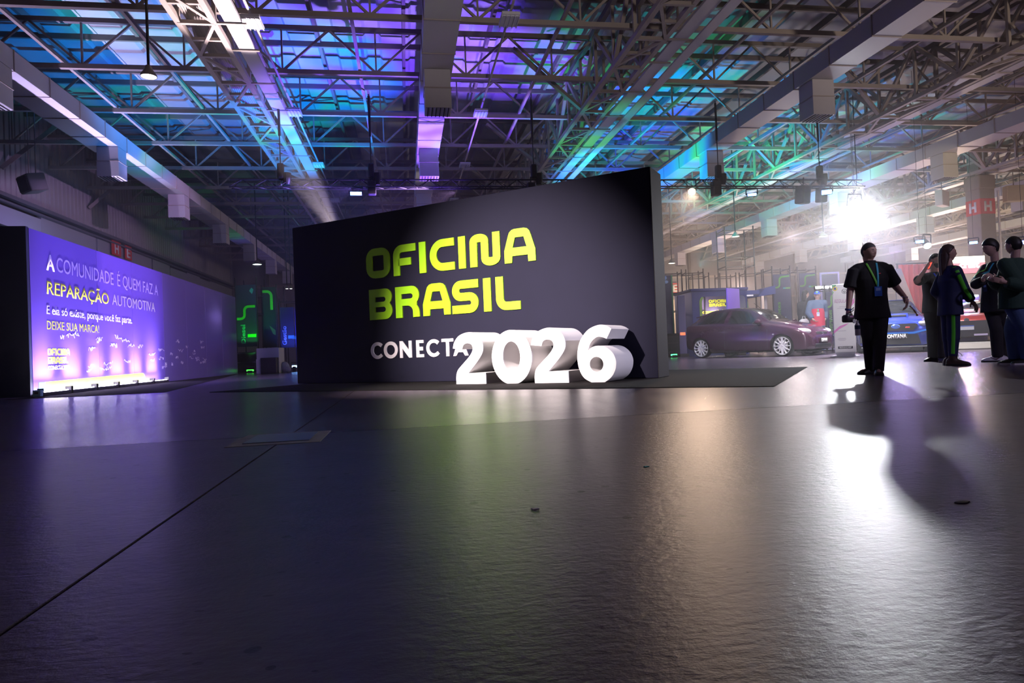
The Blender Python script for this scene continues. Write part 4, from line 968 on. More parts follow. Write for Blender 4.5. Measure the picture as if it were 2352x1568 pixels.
lbooth(t, .86, 1.05, 3.55, 'Diesel', mat('print_teal_bright', (.05, .60, .38), .5), mat('print_vivid_green', (.08, .72, .03), .5), True)
spot('green_booth_light', (-6.0, 27.25, .55), (-6.3, 28.3, 2.6), 150, 80, (.04, 1, .12), .8, .03)
t = booth_frame('booth frame with a dark panel and a green curved line, between the two lettered panels', (-5.85, 28.9, 0), radians(-9), .62, .9, 3.6, (), None)
pn = MB().box((.31, -.03, 2.25), (.56, .03, 2.5), bev=.006).build('panel', mat('booth_dark', (.012, .03, .03), .5), t)
MB().prism([ccw(stroke(rounded_path([(.05, 3.32), (.42, 3.32), (.42, 2.55)], .2), .11))], .006, frame((0, -.052, 0), (1, 0, 0), (0, 1, 0))).build('pipe_graphic', mat('print_vivid_green', (.08, .72, .03), .5), pn)
MB().prism([ccw([(.30, 1.9), (.55, 1.70), (.55, 1.50), (.44, 1.55)])], .006, frame((0, -.052, 0), (1, 0, 0), (0, 1, 0))).build('arrow_graphic', mat('print_green', (.10, .34, .06), .5), pn)
t = booth_frame('blue lit booth frame with a panel lettered in pale blue, left of the dark sign', (-5.1, 28.6, 0), radians(-9), 1.0, .9, 3.0, (0,), None)
lbooth(t, .62, .95, 2.62, 'Gestão', mat('print_sky', (.35, .55, 1), .5), mat('print_sky2', (.10, .45, .80), .5), False)
MB().prism([ccw(stroke(rounded_path([(.50, 1.35), (.75, 1.35), (.75, 2.1), (.72, 2.3)], .1), .10))], .006, frame((0, -.052, 0), (1, 0, 0), (0, 1, 0))).build('pipe_graphic', M_TEALP, t); MB().box((.80, -.03, 1.4), (.34, .03, 2.3)).build('side_panel', mat('booth_blue', (.03, .04, .30), .5), t)
spot('blue_booth_light', (-4.5, 27.3, .5), (-4.9, 28.5, 2.0), 260, 70, (.10, .14, 1), .8, .03)
fixture((-6.05, 27.3, .10), (.26, .06), (.05, 1, .05), 5, 'green floor light below the panel lettered Diesel', (-5, 15, 0), 'floor light')
fixture((-4.16, 25.9, .20), (.17, .07), (.20, .45, 1), 20, 'blue white floor light beside the white counter at the sign edge', (-2, 15, 0), 'floor light')
t = thing('road_case', 'row of black cases with chrome corners under the panel lettered Diesel', 'case', (-6.3, 27.9, 0), radians(-9))
MB().box((0, 0, .42), (1.1, .5, .80), bev=.02).build('case', M_GLOSSBLACK, t)
for z in (.78, .42): MB().box((0, -.26, z), (.9, .02, .03)).build('chrome_strip', mat('chrome', (.7, .7, .7), .15, 1), t)
t = thing('white_counter', 'white box counter with a dark front stack standing left of the dark sign', 'counter', (-4.82, 24.7, 0), radians(-9))
MB().box((0, .15, .45), (.80, .55, .90), bev=.02).build('white_body', mat('counter_white', (.62, .60, .60), .5), t); MB().box((-.26, -.12, .26), (.22, .3, .52), bev=.02).build('white_step', mat('counter_white', (.62, .60, .60), .5), t)
MB().box((.10, -.22, .28), (.56, .3, .56), bev=.02).build('dark_box', M_GLOSSBLACK, t)
t = thing('cushion_heap', 'crumpled pale bag leaning against the white counter', 'bag', (-4.32, 24.85, 0)); 
MB().ball((0, 0, .20), (.16, .16, .20), 12, 8).build('bag', mat('bag_grey', (.34, .32, .34), .8), t); MB().ball((.10, -.05, .12), (.12, .12, .12), 10, 6).build('fold', mat('bag_grey', (.34, .32, .34), .8), t)
# floor podium under the red car
fz = Matrix.Rotation(atan2(-.71, -.70), 4, 'Z')
pd = thing('podium', 'low pale platform carrying the red car', 'platform', (16.2, 17.1, 0), atan2(-.71, -.70))
MB().box((.05, 0, .10), (4.1, 2.6, .20), bev=.01).build('deck', mat('podium_pale', (.55, .52, .48), .4), pd); MB().box((2.11, 0, .10), (.02, 2.6, .14)).build('edge_trim', mat('podium_trim', (.75, .70, .62), .3), pd)
# ================================================================ cars
def spline(st, x):
    st = sorted(st); n = len(st)
    if x <= st[0][0]: return st[0][1:]
    if x >= st[-1][0]: return st[-1][1:]
    for i in range(n-1):
        if st[i][0] <= x <= st[i+1][0]: break
    x0, x1 = st[i][0], st[i+1][0]; t = (x-x0)/(x1-x0); out = []
    for j in range(1, len(st[0])):
        p = [st[max(i-1, 0)], st[i], st[i+1], st[min(i+2, n-1)]]
        def slope(a, b): return (b[j]-a[j])/(b[0]-a[0]) if b[0] != a[0] else 0
        s01 = slope(p[1], p[2]); sa = slope(p[0], p[1]) if p[0] is not p[1] else s01; sb = slope(p[2], p[3]) if p[3] is not p[2] else s01
        m0 = 0 if sa*s01 <= 0 else 2*sa*s01/(sa+s01); m1 = 0 if sb*s01 <= 0 else 2*sb*s01/(sb+s01)
        h = x1-x0; out.append((2*t**3-3*t*t+1)*p[1][j] + (t**3-2*t*t+t)*h*m0 + (-2*t**3+3*t*t)*p[2][j] + (t**3-t*t)*h*m1)
    return out
class Car:
    def __init__(s, name, label, st, paint, loc, rz, axles, track, r, rim, tint=(.006, .007, .009)):
        s.st = st; s.t = thing(name, label, 'car', loc, rz); s.paint = paint
        s.glass = mat('car_glass_%s' % name, tint, .05, spec=.8); s.axles = axles; s.track = track; s.r = r
        xs_ = [a[0] for a in st]; x0, x1 = min(xs_), max(xs_)
        s.x0, s.x1 = x0, x1; N = 54; mb = MB(); rings = []
        for i in range(N+1):
            u = i/N; x = x0+(x1-x0)*(.5-.5*cos(pi*u)*.35 - .5*(1-2*u)*.65)
            rings.append(s.ring(x))
        mb.loft(rings)
        o = mb.build('body', paint, s.t, fixn=True)
        for ax in axles:
            for sy in (-1, 1):
                c = MB().lathe([(0, -.30), (r+.045, -.30), (r+.045, .30), (0, .30)], 28, Matrix.Translation((ax, sy*(track+.12), r)) @ Matrix.Rotation(pi/2, 4, 'X'))
                cb = c.build('cutter', None, None, fixn=True); cb.matrix_world = s.t.matrix_world
                cb.parent = s.t
                md = o.modifiers.new('arch', 'BOOLEAN'); md.operation = 'DIFFERENCE'; md.object = cb; md.solver = 'EXACT'
        bpy.context.view_layer.update()
        me = bpy.data.meshes.new_from_object(o.evaluated_get(DG()))
        o.modifiers.clear(); o.data = me
        if not me.materials: me.materials.append(paint)
        for p in me.polygons: p.use_smooth = True
        me.set_sharp_from_angle(angle=radians(38))
        for ch in list(s.t.children):
            if ch.name.startswith('cutter'): bpy.data.objects.remove(ch)
        for ax in axles:
            for sy in (-1, 1): s.wheel(ax, sy, rim)
        MB().box(((axles[0]+axles[1])/2, 0, r*.9), (abs(axles[0]-axles[1])+2*r+.2, 2*track-.30, r*.9)).build('underbody', M_BLACK, s.t)
    def P(s, x): return spline(s.st, x)
    def ring(s, x):
        w, z0, zb, zt, wt = s.P(x)
        h = [(0, z0), (.80*w, z0), (.95*w, z0+.03), (.99*w, z0+.12*(zb-z0)+.03), (w, z0+.45*(zb-z0)), (.995*w, z0+.72*(zb-z0)), (.975*w, zb-.03), (.945*w, zb)]
        a, b = (.93*w, zb+.008), (wt, zt-.05)
        for v in (0.05, .35, .7, 1): h.append((a[0]+(b[0]-a[0])*v, a[1]+(b[1]-a[1])*v))
        h += [(wt*.965, zt-.02), (wt*.86, zt), (wt*.45, zt+.014), (0, zt+.018)]
        pts = [V3((x, y, z)) for y, z in h] + [V3((x, -y, z)) for y, z in reversed(h[1:-1])]
        return pts
    def side(s, x, v, sy, off=.006):
        w, z0, zb, zt, wt = s.P(x); a, b = (.93*w, zb+.008), (wt, zt-.05)
        y, z = a[0]+(b[0]-a[0])*v, a[1]+(b[1]-a[1])*v
        d = V3((0, b[1]-a[1], -(b[0]-a[0]))).normalized()
        return V3((x, sy*(y+d.y*off), z+d.z*off))
    def low(s, x, v, sy, off=.006):
        w, z0, zb, zt, wt = s.P(x); k = [(.99, .12), (1, .45), (.995, .72), (.96, 1.0)]
        v = min(max(v, 0), .999)*3; i = int(v); t = v-i
        y = w*(k[i][0]+(k[i+1][0]-k[i][0])*t); z = z0+(zb-z0)*(k[i][1]+(k[i+1][1]-k[i][1])*t)
        e = .01; dw = (s.P(x+e)[0]-s.P(x-e)[0])/(2*e)
        n = V3((-dw, 1, .0)).normalized()
        return V3((x+n.x*off, sy*(y+n.y*off), z))
    def top(s, x, q, off=.006):
        w, z0, zb, zt, wt = s.P(x); e = .012
        dz = (s.P(x+e)[3]-s.P(x-e)[3])/(2*e); n = V3((-dz, 0, 1)).normalized()
        return V3((x+n.x*off, q*wt*.9, zt+.016*(1-q*q)-.004+n.z*off))
    def patch(s, name, f, m, nu=12, nv=5, parent=None):
        """thin shell over f(u,v)->(outer point); extruded inwards so that it has thickness"""
        mb = MB(); vs = [f(i/nu, j/nv) for j in range(nv+1) for i in range(nu+1)]; n = nu+1
        mb.add(vs, [(j*n+i, j*n+i+1, (j+1)*n+i+1, (j+1)*n+i) for j in range(nv) for i in range(nu)])
        return mb.build(name, m, parent or s.t, smooth=1)
    def window(s, name, xb, xt, v0, v1, sy):
        """quad side window: bottom x range xb, top x range xt"""
        def f(u, v):
            a = xb[0]+(xb[1]-xb[0])*u; b = xt[0]+(xt[1]-xt[0])*u
            return s.side(a+(b-a)*v, v0+(v1-v0)*v, sy)
        return s.patch(name, f, s.glass)
    def screen(s, name, xa, xb, q=.94):
        return s.patch(name, lambda u, v: s.top(xa+(xb-xa)*v, (u*2-1)*q), s.glass, 10, 10)
    def wheel(s, ax, sy, rim):
        r = s.r; m = Matrix.Translation((ax, sy*s.track, r)) @ Matrix.Rotation(-sy*pi/2, 4, 'X')
        w = MB().lathe([(r*.80, -.09), (r*.93, -.10), (r, -.07), (r, .07), (r*.95, .10), (r*.86, .095), (r*.80, .07)], 36, m).build('tyre', mat('tyre_rubber', (.015, .015, .016), .7), s.t, smooth=40, fixn=True)
        rr = r*(.86 if rim is M_RIMW else .78)
        MB().lathe([(rr*.93, .02), (rr, .085), (rr*.96, .10), (rr*.90, .085), (rr*.86, .06), (rr*.86, -.06)], 36, m).build('rim', rim, w, smooth=40, fixn=True)
        mb = MB(); n = 12
        for k in range(n):
            a = 2*pi*k/n; p = V3((cos(a)*rr*.36, sin(a)*rr*.36, .075)); q = V3((cos(a)*rr*.92, sin(a)*rr*.92, .085))
            mb.bar(m @ p, m @ q, rr*(.24 if rim is M_RIMW else .16), .02)
        mb.build('spokes', rim, w)
        MB().lathe([(0, .09), (rr*.10, .092), (rr*.12, .085), (rr*.52, .085), (rr*.58, .07), (rr*.58, .03)], 24, m).build('hub', rim, w, smooth=40, fixn=True)
        MB().lathe([(0, .02), (rr*.88, .02), (rr*.88, .0)], 24, m).build('brake_disc', mat('wheel_dark', (.02, .02, .022), .5), w)
M_PURP = mat('paint_purple', (.052, .010, .034), .16, .25, noise=.05, nscale=30, coat=.6)
M_BLUE = mat('paint_blue', (.012, .035, .34), .20, .2, coat=.6)
M_REDP = mat('paint_red', (.62, .035, .018), .22, .1, coat=.5)
M_RIMW = mat('rim_white', (.90, .89, .92), .3)
M_RIMD = mat('rim_dark', (.05, .05, .055), .35, .6)
M_CHR = mat('chrome', (.7, .7, .7), .15, 1)
M_LENS = mat('headlight_lens', (.80, .80, .84), .10, .5)
M_TRIM = mat('car_trim', (.012, .012, .014), .45)
M_PLATE = mat('plate_white', (.82, .82, .80), .5)
# ---- purple hatchback
st = [(1.90, .50, .22, .46, .52, .40), (1.84, .70, .17, .58, .63, .54), (1.68, .80, .15, .68, .75, .62), (1.30, .85, .15, .79, .88, .68), (.92, .865, .15, .86, .955, .68), (.76, .865, .15, .88, .985, .665),
      (.45, .865, .15, .90, 1.19, .60), (.12, .865, .15, .905, 1.35, .555), (-.35, .865, .15, .92, 1.405, .55), (-.95, .86, .15, .945, 1.385, .545), (-1.38, .845, .17, .96, 1.27, .535), (-1.66, .815, .22, .965, 1.09, .56), (-1.82, .77, .27, .93, .99, .58), (-1.90, .66, .32, .80, .86, .50)]
car = Car('purple_hatchback', 'dark purple hatchback car with white multi-spoke rims parked right of the sign', [(a*1.05, *[q*1.03 for q in b]) for a, *b in st], M_PURP, (10.26, 18.38, 0), radians(-60.5), (1.27, -1.36), .745, .295, M_RIMW)
for sy in (-1, 1):
    car.window('door_window', (-.42, .74), (-.36, .18), .06, .92, sy); car.window('rear_side_window', (-1.50, -.56), (-1.18, -.50), .10, .90, sy)
    car.patch('door_seam', lambda u, v: car.low(.86+.012*u, v*.98, sy, .004), M_TRIM, 1, 8); car.patch('door_seam', lambda u, v: car.low(-.50+.012*u, v*.98, sy, .004), M_TRIM, 1, 8)
    car.patch('side_moulding', lambda u, v: car.low(-.9+1.75*u, .30+.06*v, sy, .010), M_PURP, 12, 1)
    mr = MB().ball((.66, sy*1.0, .99), (.09, .12, .075), 12, 8).bar((.66, sy*.86, .93), (.66, sy*.95, .97), .05).build('mirror', M_PURP, car.t, smooth=1)
    MB().ball((.60, sy*1.0, .955), (.08, .115, .05), 12, 8).build('mirror_base', M_TRIM, mr, smooth=1)
    hl = MB().ball((0, 0, 0), (.25, .15, .10), 16, 10, Matrix.Rotation(-sy*.62, 3, 'Z')); MB().add([V3(v)+V3((1.73, sy*.63, .66)) for v in hl.v], hl.f).build('headlight', M_LENS, car.t, smooth=1)
    for q in (0, 1, 2): MB().ball((1.86-.07*q, sy*(.54+.10*q), .66), (.045, .05, .05), 10, 6).build('lamp_reflector', M_CHR, car.t, smooth=1)
    MB().box((-.62, sy*.885, .80), (.16, .02, .035), bev=.008).build('door_handle', M_PURP, car.t)
    MB().ball((1.05, sy*.89, .62), (.035, .01, .02), 8, 6).build('side_repeater', M_LENS, car.t)
    MB().ball((1.86, sy*.56, .32), (.06, .09, .05), 10, 6).build('fog_lamp', M_LENS, car.t, smooth=1)
car.screen('windscreen', .80, .14); car.screen('rear_window', -1.72, -1.36, .9)
MB().box((1.95, 0, .595), (.06, .56, .11), bev=.02).build('grille', M_TRIM, car.t)
em = MB().lathe([(.035, 0), (.04, .008), (.035, .012)], 16, Matrix.Translation((1.985, 0, .60)) @ Matrix.Rotation(pi/2, 4, 'Y')); em.bar((1.99, -.028, .585), (1.99, 0, .63), .008); em.bar((1.99, .028, .585), (1.99, 0, .63), .008); em.build('emblem', M_CHR, car.t)
MB().box((1.985, 0, .27), (.06, .86, .12), bev=.03).build('bumper_intake', M_TRIM, car.t)
MB().loft([[V3((1.80+.16*cos(a), .86*sin(a)*.98, z)) for a in [radians(-80+16*k) for k in range(11)]] + [V3((1.6, .7-.14*k, z)) for k in range(11)] for z in (.10, .13)]).build('front_lip', M_TRIM, car.t, fixn=True)
pl = MB().box((2.025, 0, .415), (.02, .40, .13), bev=.006).build('number_plate', M_TRIM, car.t); text_obj('lettering', 'FONTANA', frame((2.037, -.17, .375), (0, 1, 0), (-1, 0, 0)), .085, .34, M_PLATE, pl, bold=.05)
MB().loft([[V3((-1.45, y, 1.28+.02)), V3((-1.72, y, 1.24)), V3((-1.72, y, 1.265)), V3((-1.45, y, 1.31))] for y in (-.5, .5)]).build('roof_spoiler', M_PURP, car.t, fixn=True)
for sy in (-1, 1): MB().ball((-1.88, sy*.66, .80), (.06, .10, .16), 10, 8).build('tail_lamp', mat('tail_red', (.35, .01, .01), .2), car.t, smooth=1)
MB().tube([(.02, .28, 1.42), (-.20, .28, 1.60)], .006, 5).build('aerial', M_TRIM, car.t)
car.t.scale = (1, 1, 1)
# ---- blue sedan, seen from the front
st = [(2.28, .58, .24, .56, .62, .46), (2.22, .76, .18, .70, .76, .58), (2.05, .86, .17, .78, .84, .66), (1.55, .90, .17, .86, .95, .72), (1.05, .905, .17, .90, 1.02, .73), (.88, .905, .17, .915, 1.045, .71),
      (.45, .905, .17, .93, 1.27, .63), (.02, .905, .17, .945, 1.44, .575), (-.5, .905, .17, .955, 1.48, .57), (-1.1, .905, .18, .97, 1.44, .56), (-1.6, .90, .2, .98, 1.25, .58), (-1.95, .88, .24, .99, 1.08, .68), (-2.2, .83, .28, .96, 1.04, .70), (-2.28, .74, .34, .84, .92, .60)]
car = Car('blue_sedan', 'blue sports sedan with a bonnet scoop facing the viewer behind the walking man', st, M_BLUE, (14.02, 17.54, 0), radians(-125.6), (1.36, -1.30), .79, .32, M_RIMD, (.03, .032, .03))
for sy in (-1, 1):
    car.window('door_window', (-.35, .86), (-.30, .06), .06, .92, sy); car.window('rear_door_window', (-1.55, -.48), (-1.10, -.42), .08, .90, sy)
    mr = MB().ball((.72, sy*1.06, 1.06), (.09, .13, .08), 12, 8).bar((.72, sy*.90, 1.0), (.72, sy*.98, 1.04), .05).build('mirror', M_BLUE, car.t, smooth=1)
    hl = MB().ball((0, 0, 0), (.20, .21, .085), 16, 10, Matrix.Rotation(-sy*.55, 3, 'Z')); MB().add([V3(v)+V3((2.08, sy*.66, .735)) for v in hl.v], hl.f).build('headlight', mat('headlight_grey', (.26, .25, .25), .15, .3), car.t, smooth=1)
    MB().ball((2.17, sy*.62, .735), (.07, .06, .05), 10, 6).build('lamp_reflector', M_CHR, car.t, smooth=1)
    MB().loft([[V3((x, sy*(y), z)) for y, z in ((.60, .26), (.84, .28), (.84, .52), (.66, .54))] for x in (2.10, 2.245)]).build('fog_vent', M_TRIM, car.t, fixn=True)
    MB().box((2.25, sy*.74, .545), (.03, .20, .02), bev=.005).build('chrome_strip', M_CHR, car.t)
car.screen('windscreen', .92, .04); car.screen('rear_window', -1.85, -1.2, .9)
for q in (-.28, .30): MB().bar((.95, q+.35, 1.06), (.72, q-.1, 1.20), .012, .02).build('wiper', M_TRIM, car.t)
sc = MB().loft([[V3((x, y, z)) for y, z in ((-w, zb), (w, zb), (w*.95, zt), (-w*.95, zt))] for x, w, zb, zt in ((1.62, .36, .92, .955), (1.55, .36, .93, 1.045), (1.15, .33, 1.0, 1.06), (.98, .30, 1.02, 1.045))]).build('bonnet_scoop', M_BLUE, car.t, fixn=True)
MB().box((1.615, 0, .985), (.06, .60, .055), bev=.015).build('scoop_opening', M_TRIM, sc)
MB().loft([[V3((x, y, z)) for y, z in ((-.50, .72), (-.40, .58), (.40, .58), (.50, .72), (.44, .755), (-.44, .755))] for x in (2.18, 2.31)]).build('grille', M_TRIM, car.t, fixn=True)
MB().lathe([(0, .012), (.06, .012), (.075, .0)], 20, Matrix.Translation((2.315, 0, .685)) @ Matrix.Diagonal((1, 1.4, .8, 1)) @ Matrix.Rotation(pi/2, 4, 'Y')).build('emblem', mat('emblem_blue', (.10, .22, .75), .2, .3), car.t); 
for q, (y, z) in enumerate(((-.045, .70), (.03, .69), (.05, .675))): MB().ball((2.33, y, z), .010, 6, 4).build('emblem_star', M_CHR, car.t)
MB().box((2.315, .27, .655), (.01, .10, .035), bev=.004).build('red_badge', mat('badge_red', (.6, .03, .03), .4), car.t)
MB().loft([[V3((x, y, z)) for y, z in ((-.72, .60), (-.40, .535), (.40, .535), (.72, .60), (.70, .56), (.42, .485), (-.42, .485), (-.70, .56))] for x in (2.20, 2.30)]).build('bright_lip', mat('blue_bright', (.02, .22, .85), .25), car.t, fixn=True)
MB().loft([[V3((x, y, z)) for y, z in ((-.56, .22), (.56, .22), (.50, .47), (-.50, .47))] for x in (2.12, 2.30)]).build('lower_intake', M_TRIM, car.t, fixn=True)
MB().box((2.20, 0, .15), (.36, 1.62, .035), bev=.01).build('splitter', mat('splitter_grey', (.10, .10, .11), .4), car.t)
pl = MB().box((2.315, 0, .43), (.02, .54, .14), bev=.006).build('number_plate', M_TRIM, car.t); text_obj('lettering', 'FONTANA', frame((2.327, -.245, .385), (0, 1, 0), (-1, 0, 0)), .095, .49, M_PLATE, pl, bold=.05)
MB().box((.02, 0, 1.475), (.30, 1.0, .02)).build('roof_front', M_BLUE, car.t)
# ---- red sports car on the podium
st = [(1.98, .60, .22, .50, .55, .48), (1.92, .76, .15, .60, .66, .60), (1.75, .83, .13, .66, .72, .66), (1.2, .87, .13, .74, .80, .70), (.75, .875, .13, .79, .86, .70), (.58, .875, .13, .80, .88, .67),
      (.2, .875, .13, .82, 1.06, .60), (-.15, .875, .13, .83, 1.18, .54), (-.55, .875, .13, .85, 1.22, .53), (-1.1, .875, .14, .88, 1.12, .54), (-1.6, .86, .2, .90, .98, .62), (-1.9, .80, .26, .86, .92, .60), (-1.98, .70, .3, .76, .82, .52)]
car = Car('red_coupe', 'red sports coupe with a black nose on a low platform behind the talking people', st, M_REDP, (16.25, 17.14, .20), atan2(-.71, -.70), (1.2, -1.2), .76, .31, M_RIMD, (.02, .018, .015))
for sy in (-1, 1):
    car.window('door_window', (-.70, .55), (-.55, -.08), .06, .92, sy)
    MB().ball((.45, sy*1.0, .92), (.08, .11, .06), 10, 8).bar((.45, sy*.86, .86), (.45, sy*.94, .9), .05).build('mirror', M_TRIM, car.t, smooth=1)
    hl = MB().ball((0, 0, 0), (.16, .16, .05), 14, 8, Matrix.Rotation(-sy*.5, 3, 'Z')); MB().add([V3(v)+V3((1.80, sy*.60, .60)) for v in hl.v], hl.f).build('headlight', mat('headlight_grey', (.26, .25, .25), .15, .3), car.t, smooth=1)
    MB().ball((1.90, sy*.56, .60), (.05, .04, .035), 8, 6).build('lamp_reflector', M_CHR, car.t)
car.screen('windscreen', .60, -.12); car.screen('rear_window', -1.7, -.9, .9)
MB().loft([[V3((x, y, z)) for y, z in ((-.72, .14), (.72, .14), (.76, .52), (.56, .57), (-.56, .57), (-.76, .52))] for x in (1.80, 2.02)]).build('black_nose', mat('nose_black', (.02, .018, .016), .3), car.t, fixn=True)
MB().lathe([(0, .01), (.05, .01), (.06, 0)], 16, Matrix.Translation((2.0, 0, .585)) @ Matrix.Rotation(pi/2, 4, 'Y')).build('emblem', M_CHR, car.t)
MB().box((1.25, .0, .815), (.10, .5, .02), bev=.008).build('bonnet_vent', M_TRIM, car.t)
for q in (-.36, .30): MB().box((2.03, q, .19), (.02, .30, .05), bev=.005).build('lower_vent', mat('vent_pale', (.5, .42, .6), .4), car.t)
pl = MB().box((2.035, -.02, .385), (.02, .36, .12), bev=.006).build('number_plate', mat('plate_pale', (.55, .55, .60), .5), car.t); MB().box((2.047, -.02, .432), (.004, .36, .028)).build('blue_band', mat('plate_blue', (.06, .12, .45), .5), pl)
# ================================================================ people
def voxel(name, mb, m, parent, size=.010, smooth=3, fac=.5):
    me = mb.mesh('raw'); o = bpy.data.objects.new('raw', me); COL.objects.link(o)
    r = o.modifiers.new('r', 'REMESH'); r.mode = 'VOXEL'; r.voxel_size = size; r.use_smooth_shade = True
    if smooth:
        s = o.modifiers.new('s', 'SMOOTH'); s.iterations = smooth; s.factor = fac
    bpy.context.view_layer.update()
    out = bpy.data.meshes.new_from_object(o.evaluated_get(DG())); bpy.data.objects.remove(o); bpy.data.meshes.remove(me)
    for p in out.polygons: p.use_smooth = True
    out.materials.clear()
    return link(name, out, m, parent)
def head_point(d, h, ex=0.):
    """d: unit direction (x lateral, y forward, z up); h: chin-to-crown height"""
    x, y, z = d
    px, py, pz = x*.345, y*.42, z*.50
    if z < .1:
        t = min(1, (.1-z)/1.1); px *= 1-.34*t**1.4
        if y > 0: py *= 1-.10*t
        else: py *= 1-.38*t
    if y > 0:
        py += .088*math.exp(-((x/.13)**2+((z+.16)/.17)**2))*(1 if z > -.45 else .3)
        py += .020*math.exp(-(((z-.17)/.09)**2))*math.exp(-(x/.6)**2)
        py -= .040*math.exp(-(((abs(x)-.36)/.17)**2+((z-.03)/.10)**2))
        py += .022*math.exp(-((x/.28)**2+((z+.52)/.10)**2)) - .012*math.exp(-((x/.35)**2+((z+.66)/.06)**2))
        py += .040*math.exp(-((x/.30)**2+((z+.86)/.14)**2))
    v = V3((px, py, pz))
    return (v + V3(d)*ex)*h
def head_axes(fwd, tilt=0.):
    f = V3(fwd).normalized(); f = (V3((f.x, f.y, 0)).normalized()*cos(tilt) - V3((0, 0, 1))*sin(tilt))
    r = f.cross(V3((0, 0, 1))).normalized(); u = r.cross(f)
    return Matrix((r, f, u)).transposed()
def sphere_grid(nu=40, nv=28):
    g = []
    for j in range(nv+1):
        th = min(max(pi*j/nv, .03), pi-.03)
        g.append([V3((sin(th)*cos(2*pi*k/nu), sin(th)*sin(2*pi*k/nu), -cos(th))) for k in range(nu)])
    return g
def hand(mb, wrist, d, palm, s, curl=.5):
    """palm + four unequal bent fingers + a thumb leaving the side; palm = palm normal, s=+-1 thumb side"""
    wrist = V3(wrist); d = V3(d).normalized(); pn = (V3(palm)-d*V3(palm).dot(d)).normalized(); side = d.cross(pn)*s
    mb.capsule(wrist, wrist+d*.05, .025, .030, 10)
    for k in range(4):
        q = (k-1.5)*.0185
        base = wrist + d*.025 + side*q*.8; kn = wrist + d*(.088 - .004*abs(k-1.2)) + side*q
        mb.capsule(base, kn, .0125, .0100, 8)
        L = (.042, .047, .044, .034)[3-k if s < 0 else k]; a = curl*.9
        p1 = kn + (d*cos(a) + pn*sin(a))*L; p2 = p1 + (d*cos(a*2.1) + pn*sin(a*2.1))*L*.62; p3 = p2 + (d*cos(a*2.7) + pn*sin(a*2.7))*L*.45
        mb.capsule(kn, p1, .0098, .0090, 8); mb.capsule(p1, p2, .0090, .0082, 8); mb.capsule(p2, p3, .0082, .0070, 8)
    t0 = wrist + d*.020 + side*.022; t1 = t0 + (d*.62 + side*.62 + pn*.35).normalized()*.045; t2 = t1 + (d*.85 + side*.15 + pn*.5).normalized()*.032
    mb.capsule(t0, t1, .0135, .0115, 8); mb.capsule(t1, t2, .0112, .0090, 8)
def ring_ell(c, lat, dep, a, b, n=24, pw=2.4):
    out = []
    for k in range(n):
        t = 2*pi*k/n; cx, sy_ = cos(t), sin(t)
        x = abs(cx)**(2/pw)*(1 if cx >= 0 else -1)*a; y = abs(sy_)**(2/pw)*(1 if sy_ >= 0 else -1)*b
        out.append(V3(c)+lat*x+dep*y)
    return out
def shoe(mb, ankle, d, L=.27, w=.048, h=.085):
    d = V3((d[0], d[1], 0)).normalized(); l = V3((-d.y, d.x, 0)); a = V3((ankle[0], ankle[1], 0))
    rings = []
    for t, ww, hh in ((-.30, .55, .05), (-.27, .85, .075), (-.16, .95, .095), (.0, .92, .10), (.18, .95, .080), (.38, 1.1, .060), (.55, 1.08, .048), (.66, .80, .038), (.70, .45, .025)):
        c = a+d*(t*L); hh *= h/.085; ww *= w
        rings.append([c+l*ww*x+V3((0, 0, z*hh)) for x, z in ((-.95, .02), (-1, .25), (-.85, .7), (-.4, 1), (.4, 1), (.85, .7), (1, .25), (.95, .02))])
    mb.loft(rings)
